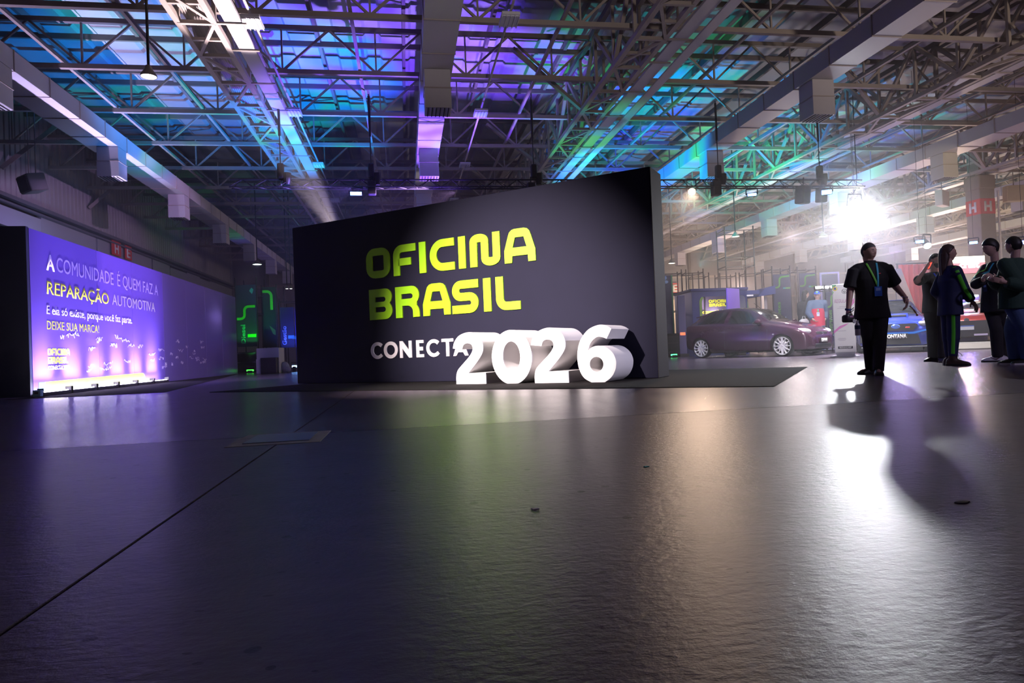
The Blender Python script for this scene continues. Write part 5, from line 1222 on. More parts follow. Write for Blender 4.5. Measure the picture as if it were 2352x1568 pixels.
class Person:
    def __init__(s, label, J, face, head_dir, hh, skin, sw=.19, tilt=.05, vox=.010, group=None, girth=1.):
        s.J = {k: V3(v) for k, v in J.items()}; J = s.J; s.hh = hh; s.skin = skin; s.girth = girth
        f = V3((*face, 0)).normalized(); s.f = f; s.lat = f.cross(V3((0, 0, 1))).normalized()      # lat: the person's right
        base = V3((J['pelvis'].x, J['pelvis'].y, 0)); s.t = thing('person', label, 'person', (0, 0, 0), 0, group)
        mid = (J['shR']+J['shL'])/2; s.shm = mid; dn = V3((0, 0, -.014))
        J['shR'] = mid+s.lat*sw+dn; J['shL'] = mid-s.lat*sw+dn
        hm = (J['hipR']+J['hipL'])/2; s.hm = hm
        J['hipR'] = hm+s.lat*.085*girth; J['hipL'] = hm-s.lat*.085*girth
        s.H = head_axes((*head_dir, 0), tilt); s.hc = J['head']
        s.vox = vox; s.sw = sw
    def body(s, curlR=.5, curlL=.5, palmR=None, palmL=None):
        J = s.J; mb = MB(); g = s.girth
        up = V3((0, 0, 1))
        # trunk and neck
        mb.loft([ring_ell(c, s.lat, s.f, a*g, b*g, 20) for c, a, b in ((s.hm-up*.06, .12, .09), (s.hm+up*.04, .15, .10), (s.hm.lerp(s.shm, .4), .135, .095), (s.hm.lerp(s.shm, .75), .155, .105), (s.shm+up*.0, .14, .075), (s.shm+up*.05, .07, .055))])
        mb.capsule(s.shm+up*.02, s.hc-s.H @ V3((0, .10, .22))*s.hh, .058, .054, 14)
        for sd in 'RL':
            mb.capsule(s.shm+up*.01, J['sh'+sd], .06, .052, 12); mb.capsule(J['sh'+sd], J['el'+sd], .050*g, .040*g, 12); mb.capsule(J['el'+sd], J['wr'+sd], .041*g, .026, 12)
            d = (J['hn'+sd]-J['wr'+sd]); p = (palmR if sd == 'R' else palmL) or (s.lat*(-1 if sd == 'R' else 1))
            hand(mb, J['wr'+sd], d, p, 1 if sd == 'R' else -1, curlR if sd == 'R' else curlL)
            mb.capsule(J['hip'+sd], J['kn'+sd], .078*g, .050*g, 12); mb.capsule(J['kn'+sd], J['an'+sd], .050*g, .034, 12)
            toe = s.toes[sd]; a = J['an'+sd]; mb.capsule(V3((a.x, a.y, .05)), V3((a.x, a.y, .035))+V3((*toe, 0)).normalized()*.13, .036, .026, 10)
        # head
        g_ = sphere_grid(); mb.loft([[s.hc + s.H @ head_point(p, s.hh) for p in r] for r in g_])
        for sx in (-1, 1): mb.ball(s.hc + s.H @ (V3((sx*.350, -.03, .0))*s.hh), (s.hh*.035, s.hh*.07, s.hh*.125), 10, 8, s.H)
        s.bodyo = voxel('body', mb, s.skin, s.t, s.vox*.8, 2, .45)
        s.eyes()
    def eyes(s):
        ew = mat('eye_white', (.30, .27, .26), .4); ed = mat('eye_dark', (.03, .02, .015), .3)
        for sx in (-1, 1):
            c = s.hc + s.H @ (V3((sx*.125, .345, .025))*s.hh)
            e = MB().ball(c, s.hh*.036, 10, 8).build('eye', ew, s.t, smooth=1)
            MB().ball(c + s.H @ V3((0, s.hh*.016, 0)), s.hh*.026, 8, 6).build('iris', ed, e, smooth=1)
            MB().tube([s.hc + s.H @ (V3((sx*x, y, z))*s.hh) for x, y, z in ((.06, .398, .10), (.13, .392, .12), (.20, .335, .10))], [s.hh*.012, s.hh*.016, s.hh*.008], 6).build('eyebrow', s.hairm, s.t, smooth=1)
        MB().tube([s.hc + s.H @ (V3((x, y, -.265))*s.hh) for x, y in ((-.09, .340), (0, .372), (.09, .340))], [s.hh*.008, s.hh*.014, s.hh*.008], 6).build('lips', mat('lips', (.30, .11, .10), .5), s.t, smooth=1)
    def hair(s, front=.52, side=.16, back=-.42, thick=.035, crown=0., m=None, name='hair', fringe=0.):
        g_ = sphere_grid(44, 34); rings = []
        for r in g_:
            rr = []
            for p in r:
                y = p.y/max(1e-6, hypot(p.x, p.y)) if hypot(p.x, p.y) > 1e-4 else 0
                lim = side + (front-side)*max(0, (y-.1)/.9)**.42 if y > .1 else side + (back-side)*max(0, min(1, (.1-y)/.55))
                q = max(0, min(1, (p.z-lim)/.10+.5)); q = q*q*(3-2*q)
                ex = -.05 + q*(.05+thick+crown*max(0, p.z)**2)
                rr.append(s.hc + s.H @ head_point(p, s.hh, ex))
            rings.append(rr)
        return MB().loft(rings).build(name, m or s.hairm, s.t, smooth=1)
    def beard(s, m):
        rings = []
        for r in sphere_grid(40, 30):
            rr = []
            for p in r:
                q = max(0, min(1, (-.30-p.z)/.14))*max(0, min(1, (p.y+.05)/.3)); 
                if abs(p.x) < .22 and -.60 < p.z < -.44: q *= .2
                rr.append(s.hc + s.H @ head_point(p, s.hh, -.045+q*.075))
            rings.append(rr)
        MB().loft(rings).build('beard', m, s.t, smooth=1)
    def top(s, m, hem=-.12, sleeve=1., loose=.022, flare=0., name='shirt', collar=True, seam=0.):
        """upper garment: trunk, shoulders and sleeves (sleeve = share of the arm that is covered: .5 = to the elbow)"""
        J = s.J; mb = MB(); up = V3((0, 0, 1)); g = s.girth; L = loose
        hz_ = s.hm+up*hem
        mb.loft([ring_ell(c, s.lat, s.f, (a+L)*g, (b+L)*g, 28) for c, a, b in ((hz_, .162+flare, .108+flare), (s.hm.lerp(s.shm, .10), .160, .112), (s.hm.lerp(s.shm, .40), .150, .112), (s.hm.lerp(s.shm, .72), .168, .118), (s.hm.lerp(s.shm, .92), .150, .095), (s.shm+up*.035, .085, .06), (s.shm+up*(.075 if collar else .05), .045, .038))])
        for sd in 'RL':
            sh, el, wr = J['sh'+sd], J['el'+sd], J['wr'+sd]
            mb.capsule(s.shm+up*.055, sh.lerp(s.shm, .45)+up*.012, .048, .050, 14); mb.capsule(s.shm+up*.015, sh.lerp(s.shm, .2), .070, .060+L*.8, 14); mb.capsule(s.shm.lerp(s.hm, .14), sh-up*.02, .085, .060+L*.8, 14)
            if sleeve <= .5:
                e = sh.lerp(el, sleeve*2); mb.loft([[*c] for c in s.tubering([sh, sh.lerp(e, .5), e], [.062*g+L, .062*g+L, .068*g+L])])
            else:
                e = el.lerp(wr, (sleeve-.5)*2); mb.capsule(sh, el, .055*g+L, .048*g+L, 14); mb.loft(s.tubering([el, el.lerp(e, .6), e], [.048*g+L, .044*g+L, .036*g+L*.8]))
        o = voxel(name, mb, m, s.t, s.vox, 4, .5); s.topo = o; return o
    def tubering(s, pts, rs, n=14):
        mb = MB().tube(pts, rs, n); return [[V3(v) for v in mb.v[i*n:(i+1)*n]] for i in range(len(pts))]
    def trousers(s, m, rk=.078, ra=.070, name='trousers', cuff=.03):
        J = s.J; mb = MB(); up = V3((0, 0, 1)); g = s.girth
        mb.loft([ring_ell(c, s.lat, s.f, a*g, b*g, 24) for c, a, b in ((s.hm-up*.10, .135, .10), (s.hm, .172, .122), (s.hm+up*.10, .165, .118))])
        for sd in 'RL':
            hp, kn, an = J['hip'+sd], J['kn'+sd], J['an'+sd]
            e = V3((an.x, an.y, max(an.z-.03, cuff)))
            mb.capsule(hp, hp.lerp(kn, .5), .102*g, .090*g, 16); mb.capsule(hp.lerp(kn, .5), kn, .090*g, rk*g, 16)
            mb.loft(s.tubering([kn, kn.lerp(e, .5), e], [rk*g, (rk+ra)/2*g, ra*g], 16)); mb.capsule(kn, kn.lerp(e, .3), rk*g, rk*g*.98, 16)
        o = voxel(name, mb, m, s.t, s.vox, 4, .5); s.legso = o; return o
    def shoes(s, m, L=.27, h=.085, sole=None, w=.048):
        for sd in 'RL':
            mb = MB(); shoe(mb, s.J['an'+sd], s.toes[sd], L, w, h); o = mb.build('shoe', m, s.t, smooth=50, fixn=True)
            if sole:
                d = V3((*s.toes[sd], 0)).normalized(); l = V3((-d.y, d.x, 0)); a = V3((s.J['an'+sd].x, s.J['an'+sd].y, 0)); rings = []
                for z in (.001, .022):
                    rings.append([a+d*(t*L)+l*(ww*w*1.07)+V3((0, 0, z)) for t, ww in ((-.31, .6), (-.28, .9), (0, .98), (.4, 1.12), (.60, 1.0), (.71, .5), (.71, -.5), (.60, -1.0), (.4, -1.12), (0, -.98), (-.28, -.9), (-.31, -.6))])
                MB().loft(rings).build('sole', sole, o, fixn=True)
    def ribbon(s, name, objs, pts, outs, w, m, off=.006):
        """cloth strip laid on the garments along pts (seen from direction outs)"""
        trees = []
        for o in objs:
            bm = bmesh.new(); bm.from_mesh(o.data); trees.append(BVHTree.FromBMesh(bm)); bm.free()
        P_ = [V3(p) for p in pts]; vs = []; n = len(P_)
        for i, p in enumerate(P_):
            d = (P_[min(i+1, n-1)]-P_[max(i-1, 0)]).normalized(); o = (V3(outs[i] if isinstance(outs, list) else outs)).normalized(); sd = d.cross(o).normalized()
            for q in (-1, -.33, .33, 1):
                st_ = p+sd*q*w/2+o*.45; best = None
                for tr_ in trees:
                    hit = tr_.ray_cast(st_, -o, .8)
                    if hit[0] is not None and (best is None or hit[3] < best[1]): best = (hit[0], hit[3])
                c = best[0] if best else p+sd*q*w/2+o*.05
                vs.append((c+o*off, c-o*.004))
        mb = MB(); a = [v[0] for v in vs]; b = [v[1] for v in vs]; k = len(a)
        fs = []
        for i in range(n-1):
            for j in range(3):
                q = i*4+j; fs.append((q, q+1, q+5, q+4)); fs.append((q+k, q+4+k, q+5+k, q+1+k))
            fs.append((i*4, i*4+4, i*4+4+k, i*4+k)); fs.append((i*4+3, i*4+3+k, i*4+7+k, i*4+7))
        mb.add(a+b, fs); return mb.build(name, m, s.t, smooth=1)
    def lanyard(s, m1, m2, drop, badge, shift=0.):
        """two bands from the neck meeting at a badge on the chest"""
        up = V3((0, 0, 1)); end = s.shm - up*drop + s.lat*shift
        for sx, mm in ((1, m1), (-1, m2)):
            st_ = s.shm + up*.05 + s.lat*.055*sx
            s.ribbon('lanyard', [s.topo], [st_.lerp(end, i/8) for i in range(9)], s.f, .022, mm)
        c = end-up*.055
        hit = None
        bm = bmesh.new(); bm.from_mesh(s.topo.data); tr_ = BVHTree.FromBMesh(bm); bm.free()
        h = tr_.ray_cast(c+s.f*.5, -s.f, 1); p = (h[0] if h[0] else c) + s.f*.012
        mm_ = frame(p, -s.lat, -s.f)
        b = MB().box((0, 0, 0), (.080, .006, .115), bev=.002); o = MB().add([mm_ @ V3(v) for v in b.v], b.f).build('badge', badge, s.t)
        b = MB().box((0, -.004, .025), (.05, .003, .035)); MB().add([mm_ @ V3(v) for v in b.v], b.f).build('badge_print', mat('badge_print', (.30, .45, .85), .5), o)
SK1 = mat('skin_medium', (.50, .30, .24), .55); SK2 = mat('skin_tan', (.46, .27, .19), .55); SK3 = mat('skin_light', (.56, .36, .29), .55)
HB = mat('hair_black', (.012, .010, .010), .5); HBR = mat('hair_brown', (.045, .024, .020), .5); HGR = mat('hair_short_grey', (.060, .055, .058), .7)
CBLK = mat('cloth_black', (.014, .013, .016), .85, noise=.25, nscale=9); CTRO = mat('cloth_charcoal', (.022, .020, .024), .85, noise=.25, nscale=9)
CNAV = mat('cloth_navy', (.012, .018, .075), .75, noise=.2, nscale=9); CGRN = mat('cloth_dark_green', (.020, .055, .040), .85, noise=.2, nscale=9)
CDEN = mat('cloth_denim', (.055, .10, .24), .8, noise=.25, nscale=14); LIME = mat('tape_lime', (.10, .62, .03), .6)
BLK_SH = mat('shoe_black', (.012, .012, .013), .4); BRN = mat('boot_brown', (.055, .034, .024), .6); WSH = mat('shoe_white', (.70, .68, .72), .5); DSOLE = mat('sole_dark', (.02, .02, .02), .6)
LYG, LYB, LYC = mat('lanyard_green', (.16, .55, .06), .6), mat('lanyard_blue', (.03, .10, .75), .6), mat('lanyard_cyan', (.05, .45, .65), .6)
BADGE = mat('badge_blue', (.05, .16, .62), .4); BADGEW = mat('badge_white', (.62, .68, .80), .4)
def axes(p):
    global cR, cF
    cF = V3((p[0], p[1], 0)).normalized(); cR = V3((cF.y, -cF.x, 0))
def cd(a, b): v = cR*a+cF*b; return (v.x, v.y)

# ---- walking man
W_ = {'head': (5.524, 7.209, 1.467), 'neck': (5.53, 7.21, 1.333), 'pelvis': (5.531, 7.218, 0.766), 'shR': (5.372, 7.257, 1.285), 'shL': (5.694, 7.165, 1.275), 'elR': (5.319, 7.299, 1.017), 'wrR': (5.221, 7.216, 0.775), 'hnR': (5.201, 7.19, 0.684), 'elL': (5.846, 7.194, 1.051), 'wrL': (5.872, 7.081, 0.909), 'hnL': (5.884, 7.06, 0.812), 'hipR': (5.468, 7.228, 0.774), 'hipL': (5.603, 7.207, 0.769), 'knR': (5.456, 7.19, 0.438), 'knL': (5.532, 7.10, 0.435), 'anR': (5.575, 7.341, 0.085), 'anL': (5.480, 7.085, 0.075)}
axes(W_['pelvis'])
p = Person('man in a black polo shirt walking towards the viewer, glancing aside and holding a camera', W_, cd(.22, -1), cd(.80, -.62), .215, SK1, sw=.165, tilt=.0, vox=.0085)
p.hairm = HGR; p.toes = {'R': cd(-.75, -.65), 'L': cd(.05, -1)}
p.body(.75, .55); p.hair(.52, .02, -.50, .018, .035)
p.top(CBLK, -.10, .43, .020, .022, 'polo_shirt'); p.trousers(CTRO, .074, .060); p.shoes(BLK_SH, .25)
MB().loft([ring_ell(p.shm+V3((0, 0, z))+p.f*y, p.lat, p.f, a, b, 20, 2) for z, y, a, b in ((.045, 0, .072, .062), (.075, .0, .068, .060), (.085, 0, .064, .056), (.06, 0, .060, .052))]).build('collar', CBLK, p.t, smooth=1)
p.lanyard(LYG, LYC, .24, BADGE, -.045)
p.ribbon('chest_logo', [p.topo], [p.shm+V3((0, 0, -.085))-p.lat*.045, p.shm+V3((0, 0, -.083))-p.lat*.085], p.f, .012, mat('logo_red', (.65, .06, .08), .6))
MB().lathe([(.033, -.012), (.036, 0), (.033, .012)], 18, frame(V3(W_['wrR'])+V3((.0, 0, .015)), (1, .1, 0), (0, 1, .15))).build('wristband', mat('band_navy', (.02, .05, .22), .5), p.t)
MB().lathe([(.032, -.006), (.034, 0), (.032, .006)], 18, frame(V3(W_['wrL']), (1, .1, 0), (0, 1, .15))).build('bracelet', mat('chrome', (.7, .7, .7), .15, 1), p.t)
c = V3((5.165, 7.12, .655)); t = thing('camera', 'dark compact camera with a pale lens hanging from the walking man\'s right hand', 'camera', c)
MB().box((-.02, 0, .02), (.13, .07, .085), bev=.018).box((-.055, -.02, .03), (.045, .09, .08), bev=.015).box((-.01, 0, .07), (.05, .05, .03), bev=.008).build('body', mat('camera_black', (.03, .025, .03), .4), t, smooth=40); MB().box((-.02, -.038, .045), (.08, .006, .02)).build('pink_band', mat('camera_pink', (.45, .20, .36), .4), t); MB().lathe([(0, .01), (.022, .01), (.026, 0)], 14, frame((.02, -.05, -.01), (1, 0, 0), (0, 0, 1))).build('lens', mat('lens_pale', (.75, .75, .75), .3), t)
MB().tube([(.0, 0, .05), (.015, 0, .09), (.03, .02, .11)], .008, 6).build('strap', M_BLACK, t)
t = thing('water_bottle', 'small clear bottle with a dark label under the walking man\'s right hand', 'bottle', (5.262, 7.12, .475))
MB().lathe([(0, 0), (.028, 0), (.030, .01), (.030, .10), (.026, .13), (.012, .155), (.012, .165)], 16).build('bottle', mat('bottle_clear', (.62, .60, .66), .2), t, smooth=40); MB().lathe([(.0315, .075), (.0315, .120)], 16).build('label_band', mat('label_dark', (.03, .06, .12), .5), t); MB().lathe([(.014, .158), (.014, .178), (0, .178)], 12).build('cap', mat('cap_white', (.7, .7, .7), .4), t)
t = thing('pointer_strap', 'beaded strap dangling from the walking man\'s left hand', 'strap', (5.89, 7.03, .80))
MB().tube([(0, 0, 0), (.05, .0, -.05), (.085, .0, -.10)], .007, 6).build('cord', mat('strap_pink', (.50, .28, .28), .5), t); MB().tube([(.05, 0, -.05), (.075, 0, -.085)], .010, 6).build('gold_sleeve', mat('strap_gold', (.65, .42, .12), .3, .6), t); MB().ball((.09, 0, -.11), .013, 8, 6).build('bead', mat('strap_gold', (.65, .42, .12), .3, .6), t)

# ---- man with a phone
W_ = {'head': (8.832, 9.921, 1.685), 'neck': (8.81, 9.927, 1.512), 'pelvis': (8.773, 9.941, 0.933), 'shR': (8.66, 9.904, 1.423), 'shL': (9.0, 9.997, 1.426), 'elR': (8.392, 9.844, 1.33), 'wrR': (8.61, 9.856, 1.578), 'hnR': (8.675, 9.865, 1.649), 'elL': (9.058, 10.014, 1.15), 'wrL': (8.99, 9.83, 0.964), 'hnL': (8.97, 9.77, 0.867), 'hipR': (8.694, 9.933, 0.911), 'hipL': (8.881, 9.944, 0.907), 'knR': (8.689, 9.90, 0.515), 'knL': (8.906, 9.976, 0.509), 'anR': (8.715, 9.943, 0.085), 'anL': (8.929, 10.009, 0.085)}
axes(W_['pelvis'])
p = Person('bearded man in black holding a phone to his ear, behind the woman in the tracksuit', W_, cd(.55, -.85), cd(.85, -.5), .245, SK2, sw=.175, vox=.0105)
p.hairm = HB; p.toes = {'R': cd(-.55, -.85), 'L': cd(.75, -.6)}
p.body(.7, .5, palmR=cR); p.hair(.50, .02, -.45, .010); p.beard(HB)
p.top(CBLK, -.10, .36, .022, .01, 'polo_shirt'); p.trousers(CTRO, .082, .074); p.shoes(BLK_SH, .28); p.lanyard(LYB, LYB, .30, BADGEW, -.02)
t = thing('mobile_phone', 'phone lit red held against the ear of the bearded man', 'phone', (8.665, 9.85, 1.60)); 
b = MB().box((0, 0, 0), (.012, .07, .15), bev=.004); rm = Matrix.Rotation(.55, 3, 'Y'); MB().add([rm @ V3(v) for v in b.v], b.f).build('case', mat('phone_case', (.05, .05, .05), .3), t); b = MB().box((-.008, 0, -.01), (.003, .06, .12)); MB().add([rm @ V3(v) for v in b.v], b.f).build('screen', glow('phone_red', (1, .12, .08), 1.2), t)

# ---- woman in the tracksuit
W_ = {'head': (7.594, 8.296, 1.585), 'neck': (7.594, 8.299, 1.401), 'pelvis': (7.591, 8.307, 0.855), 'shR': (7.641, 8.191, 1.327), 'shL': (7.539, 8.359, 1.33), 'elR': (7.690, 8.153, 1.05), 'wrR': (7.80, 8.153, 0.893), 'hnR': (7.85, 8.147, 0.829), 'elL': (7.50, 8.44, 1.06), 'wrL': (7.72, 8.54, 0.936), 'hnL': (7.80, 8.57, 0.922), 'hipR': (7.607, 8.245, 0.83), 'hipL': (7.579, 8.371, 0.83), 'knR': (7.590, 8.263, 0.48), 'knL': (7.62, 8.39, 0.47), 'anR': (7.570, 8.272, 0.16), 'anL': (7.640, 8.405, 0.15)}
axes(W_['pelvis'])
p = Person('long-haired woman in a navy tracksuit with lime stripes and brown boots', W_, cd(.80, .42), cd(.90, .28), .235, SK1, sw=.150, vox=.0095, tilt=-.08, girth=.92)
p.hairm = HBR; p.toes = {'R': cd(.98, -.15), 'L': cd(.95, .2)}
p.body(.45, .5, palmR=V3((0, 0, -1))); p.hair(.55, -.05, -.95, .040, .02)
hb = MB(); bk = -(p.H @ V3((0, 1, 0))); bk.z = 0; bk.normalize()
hb.loft([ring_ell(p.hc+bk*q+V3((0, 0, z)), p.H @ V3((1, 0, 0)), bk, a, b, 20, 2) for z, q, a, b in ((.07, .04, .070, .060), (.0, .045, .084, .075), (-.08, .055, .086, .072), (-.16, .065, .080, .060), (-.22, .075, .078, .052), (-.28, .078, .064, .042), (-.34, .085, .046, .030), (-.39, .088, .020, .014))])
for q in range(7): hb.tube([p.hc+bk*(.085+.015*sin(q*2.3))+p.H @ V3((-.06+.02*q, 0, 0))+V3((0, 0, z))+p.H @ V3((.008*sin(z*30+q), 0, 0)) for z in (.0, -.1, -.2, -.3, -.36-.03*sin(q*1.9))], [.014, .018, .017, .013, .005], 8)
voxel('long_hair', hb, HBR, p.t, .0095, 3)
p.top(CNAV, -.12, .97, .030, .015, 'track_jacket'); p.trousers(CNAV, .088, .062, 'track_trousers')
J = p.J; o_ = -cF*.97+cR*.12
arm = [p.shm.lerp(J['shR'], .55)+V3((0, 0, .05)), J['shR'].lerp(J['elR'], .05)] + [J['shR'].lerp(J['elR'], k) for k in (.3, .55, .8)] + [J['elR'].lerp(J['wrR'], k) for k in (.1, .4, .65, .85)]
p.ribbon('lime_stripe', [p.topo], arm, o_, .050, LIME)
p.ribbon('lime_stripe', [p.legso], [J['hipR'].lerp(J['knR'], k) for k in (.08, .3, .5, .7, .9)] + [J['knR'].lerp(J['anR'], k) for k in (.1, .35, .6, .85, .97)], -cF, .045, LIME)
for sd in 'RL':
    mb = MB(); shoe(mb, J['an'+sd], p.toes[sd], .29, .052, .10); a = J['an'+sd]
    mb.capsule((a.x, a.y, .07), (a.x, a.y, .20), .052, .058, 14); o = voxel('boot', mb, BRN, p.t, .009, 2)
    d = V3((*p.toes[sd], 0)); MB().loft([[V3((a.x, a.y, z))+d*(t*.29)+V3((-d.y, d.x, 0))*(w_*.055) for t, w_ in ((-.31, .6), (-.28, .95), (0, 1), (.4, 1.15), (.62, 1), (.72, .5), (.72, -.5), (.62, -1), (.4, -1.15), (0, -1), (-.28, -.95), (-.31, -.6))] for z in (.001, .028)]).build('sole', DSOLE, o, fixn=True)
    mb = MB()
    for k in range(4): mb.tube([V3((a.x, a.y, .10+.03*k))+d*(.075-.012*k)+V3((-d.y, d.x, 0))*q for q in (-.03, 0, .03)], .004, 5)
    mb.tube([V3((a.x, a.y, .19))+d*.06, V3((a.x, a.y, .16))+d*.10, V3((a.x, a.y, .13))+d*.11], .004, 5).build('laces', mat('lace_tan', (.20, .15, .11), .7), o)
t = thing('pen', 'thin dark pen between the fingers of the woman in the tracksuit', 'pen', (7.885, 8.14, .845)); MB().tube([(0, 0, 0), (.035, -.005, .018), (.085, -.012, .03)], [.004, .005, .003], 6).build('barrel', M_BLACK, t); MB().ball((.088, -.012, .031), .004, 6, 4).build('tip', M_BLACK, t)

# ---- dark haired man
W_ = {'head': (8.77, 8.776, 1.719), 'neck': (8.82, 8.77, 1.553), 'pelvis': (8.791, 8.786, 0.90), 'shR': (8.623, 8.727, 1.438), 'shL': (9.054, 8.836, 1.437), 'elR': (8.45, 8.74, 1.175), 'wrR': (8.40, 8.56, 1.215), 'hnR': (8.34, 8.50, 1.255), 'elL': (8.867, 8.66, 1.161), 'wrL': (8.60, 8.562, 1.221), 'hnL': (8.50, 8.529, 1.262), 'hipR': (8.664, 8.744, 0.87), 'hipL': (8.92, 8.846, 0.87), 'knR': (8.743, 8.73, 0.485), 'knL': (9.003, 8.857, 0.48), 'anR': (8.790, 8.776, 0.107), 'anL': (9.20, 8.978, 0.11)}
axes(W_['pelvis'])
p = Person('dark haired man in a black jacket and white sneakers, facing left with raised hands', W_, cd(-.72, -.60), cd(-.86, -.50), .255, SK3, sw=.195, tilt=.22, vox=.0105)
p.hairm = HB; p.toes = {'R': cd(-.98, -.15), 'L': cd(-.8, -.5)}
p.body(.6, .6, palmR=cR, palmL=cF); p.hair(.48, -.06, -.60, .045, .06)
p.top(CBLK, -.12, .96, .030, .01, 'jacket'); p.trousers(CTRO, .085, .074); p.shoes(WSH, .29, .10, DSOLE, .052); p.lanyard(LYG, LYC, .26, CNAV)
a = J_ = p.J['anR']; d = V3((*p.toes['R'], 0)); 
MB().tube([V3((a.x, a.y, z))+d*t-V3((-d.y, d.x, 0))*-.0515 for t, z in ((-.02, .062), (.02, .040), (.05, .045), (.09, .062))], [.003, .008, .006, .002], 6).build('dark_mark', mat('mark_dark', (.10, .03, .03), .5), p.t)
# ---- man in dark green
W_ = {'head': (8.122, 7.777, 1.60), 'neck': (8.161, 7.772, 1.467), 'pelvis': (8.126, 7.787, 0.872), 'shR': (8.114, 7.902, 1.37), 'shL': (8.141, 7.656, 1.343), 'elR': (8.00, 7.94, 1.10), 'wrR': (7.82, 7.82, 1.15), 'hnR': (7.74, 7.795, 1.18), 'elL': (7.985, 7.575, 1.045), 'wrL': (7.80, 7.62, 1.10), 'hnL': (7.715, 7.64, 1.13), 'hipR': (8.099, 7.862, 0.85), 'hipL': (8.145, 7.723, 0.85), 'knR': (8.113, 7.844, 0.485), 'knL': (8.159, 7.709, 0.479), 'anR': (8.150, 7.853, 0.11), 'anL': (8.178, 7.684, 0.105)}
axes(W_['pelvis'])
p = Person('man in a dark green sweater and blue jeans at the edge, seen from behind', W_, cd(-.80, .50), cd(-.80, .42), .235, SK3, sw=.195, tilt=.05, vox=.0095, girth=1.12)
p.hairm = HB; p.toes = {'R': cd(-.98, .1), 'L': cd(-.95, -.2)}
p.body(.55, .55, palmR=-cF, palmL=cF); p.hair(.50, -.04, -.58, .030, .03)
p.top(CGRN, -.10, .95, .034, .005, 'sweater'); p.trousers(CDEN, .090, .078, 'jeans'); p.shoes(BLK_SH, .29, .095, WSH, .052)
# ---- couple behind the purple car
W_ = {'head': (12.061, 18.621, 1.81), 'neck': (12.034, 18.628, 1.65), 'pelvis': (11.982, 18.649, 0.954), 'shR': (11.878, 18.654, 1.548), 'shL': (12.155, 18.711, 1.544), 'elR': (11.93, 18.50, 1.232), 'wrR': (11.93, 18.42, 1.048), 'hnR': (11.95, 18.40, .97), 'elL': (12.0, 18.86, 1.224), 'wrL': (12.05, 18.80, 0.999), 'hnL': (12.05, 18.80, 0.927), 'hipR': (11.953, 18.60, 0.902), 'hipL': (12.033, 18.70, 0.902), 'knR': (11.955, 18.62, 0.466), 'knL': (12.018, 18.72, 0.461), 'anR': (11.958, 18.623, 0.085), 'anL': (12.004, 18.74, 0.085)}
axes(W_['pelvis'])
p = Person('woman with shoulder-length dark hair in black, beside the man in the blue cap', W_, cd(.75, .55), cd(.80, .30), .25, SK3, sw=.175, vox=.014)
p.hairm = HB; p.toes = {'R': cd(.9, .2), 'L': cd(.9, .3)}
p.body(); p.hair(.60, -.25, -.98, .040, .02)
hb = MB(); bk = -(p.H @ V3((0, 1, 0))); bk.z = 0; bk.normalize()
hb.loft([ring_ell(p.hc+bk*q+V3((0, 0, z)), p.H @ V3((1, 0, 0)), bk, a, b, 18, 2) for z, q, a, b in ((.05, .04, .09, .06), (-.06, .045, .105, .075), (-.16, .05, .10, .07), (-.22, .05, .07, .05))]); voxel('long_hair', hb, HB, p.t, .014, 3)
p.top(CBLK, -.10, .96, .025, .0, 'jumper'); p.trousers(CTRO, .08, .07); p.shoes(BLK_SH)
t = thing('paper_bag', 'white bag carried by the dark haired woman behind the purple car', 'bag', (11.80, 18.35, .80)); MB().loft([[V3((x*w, y*w2, z)) for x, y in ((-1, -1), (1, -1), (1, 1), (-1, 1))] for z, w, w2 in ((0, .15, .05), (.20, .13, .05), (.26, .07, .03))]).build('bag', mat('bag_white', (.7, .7, .75), .7), t); MB().tube([(-.06, 0, .24), (-.03, 0, .34), (.03, 0, .34), (.06, 0, .24)], .008, 5).build('handle', mat('bag_white', (.7, .7, .75), .7), t)
W_ = {'head': (12.109, 18.108, 1.74), 'neck': (12.111, 18.11, 1.605), 'pelvis': (12.099, 18.121, 0.954), 'shR': (11.933, 18.139, 1.532), 'shL': (12.279, 18.084, 1.525), 'elR': (11.86, 18.22, 1.245), 'wrR': (11.90, 18.056, 1.037), 'hnR': (11.945, 18.031, 0.978), 'elL': (12.36, 18.14, 1.239), 'wrL': (12.26, 17.996, 1.022), 'hnL': (12.20, 17.986, 0.952), 'hipR': (12.028, 18.133, 0.908), 'hipL': (12.169, 18.111, 0.903), 'knR': (12.00, 18.097, 0.45), 'knL': (12.17, 18.071, 0.443), 'anR': (11.991, 18.15, 0.09), 'anL': (12.18, 18.123, 0.09)}
axes(W_['pelvis'])
p = Person('man in a blue cap and red and grey-blue jacket behind the purple car bonnet', W_, cd(.05, -1), cd(-.05, -1), .25, SK3, sw=.185, tilt=.16, vox=.013)
p.hairm = HBR; p.toes = {'R': cd(-.2, -1), 'L': cd(.25, -1)}
p.body(.6, .6); p.hair(.45, .05, -.42, .02)
CGB = mat('cloth_grey_blue', (.10, .15, .26), .8); CRD = mat('cloth_red', (.62, .035, .09), .8)
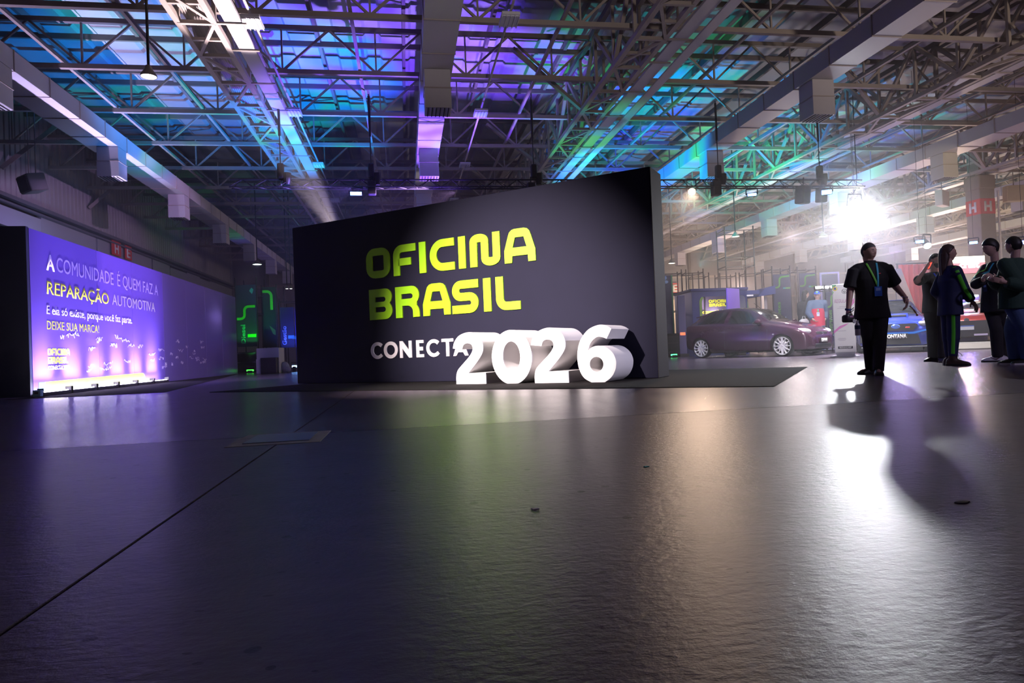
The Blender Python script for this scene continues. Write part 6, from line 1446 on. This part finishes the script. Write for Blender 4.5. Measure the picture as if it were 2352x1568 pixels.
p.top(CGB, -.12, .96, .034, .01, 'jacket'); p.trousers(CDEN, .085, .075, 'jeans'); p.shoes(BLK_SH)
up = V3((0, 0, 1)); mb = MB()
mb.loft([ring_ell(p.hm.lerp(p.shm, k)-p.lat*-.0, p.lat, p.f, a, b, 24) for k, a, b in ((-.12/.62, .205, .150), (.10, .205, .158), (.45, .192, .160), (.70, .192, .164))]); o = voxel('red_front', mb, CRD, p.t, .013, 2)
p.topo = o; s_ = p.shm; p.lanyard(LYG, LYC, .30, BADGEW)
rings = []
for r in sphere_grid(36, 24):
    rings.append([p.hc + p.H @ head_point(V3((q.x, q.y, max(q.z, .26))).normalized() if q.z > .26 else V3((q.x, q.y, q.z)).normalized(), p.hh, .045 if q.z > .26 else -.06) for q in r])
cp = MB().loft(rings).build('cap', mat('cap_blue', (.02, .12, .75), .6), p.t, smooth=1)
MB().loft([[p.hc + p.H @ (V3((x, y+.30, z+.25-abs(x)*.15))*p.hh) for x, y in [(.34*sin(radians(a)), .10+.36*cos(radians(a))) for a in range(-80, 81, 20)] + [(.30, -.05), (0, .05), (-.30, -.05)]] for z in (0, .03)]).build('peak', mat('cap_blue', (.02, .12, .75), .6), cp, fixn=True)
MB().ball(p.hc + p.H @ (V3((0, .39, .40))*p.hh), (.03, .012, .03), 10, 6, p.H).build('cap_badge', mat('cap_badge_green', (.25, .6, .25), .6), cp)
# ================================================================ stage haze filling the hall
hz = MB().box(((XL+XR)/2-.0, (9.0+Y1)/2, 3.78), (XR-XL-.5, Y1-9.0-.3, 7.4))
hm = bpy.data.materials.new('stage_haze'); hm.use_nodes = True; nt = hm.node_tree; nt.nodes.clear()
ho = nt.nodes.new('ShaderNodeOutputMaterial'); vs_ = nt.nodes.new('ShaderNodeVolumeScatter')
vs_.inputs['Density'].default_value = .009; vs_.inputs['Anisotropy'].default_value = .74; vs_.inputs['Color'].default_value = (.95, .95, 1, 1)
nt.links.new(vs_.outputs[0], ho.inputs['Volume'])
hz = hz.build('stage_haze', hm); tag(hz, kind='stuff', label='thin stage haze hanging in the whole hall', cat='haze')
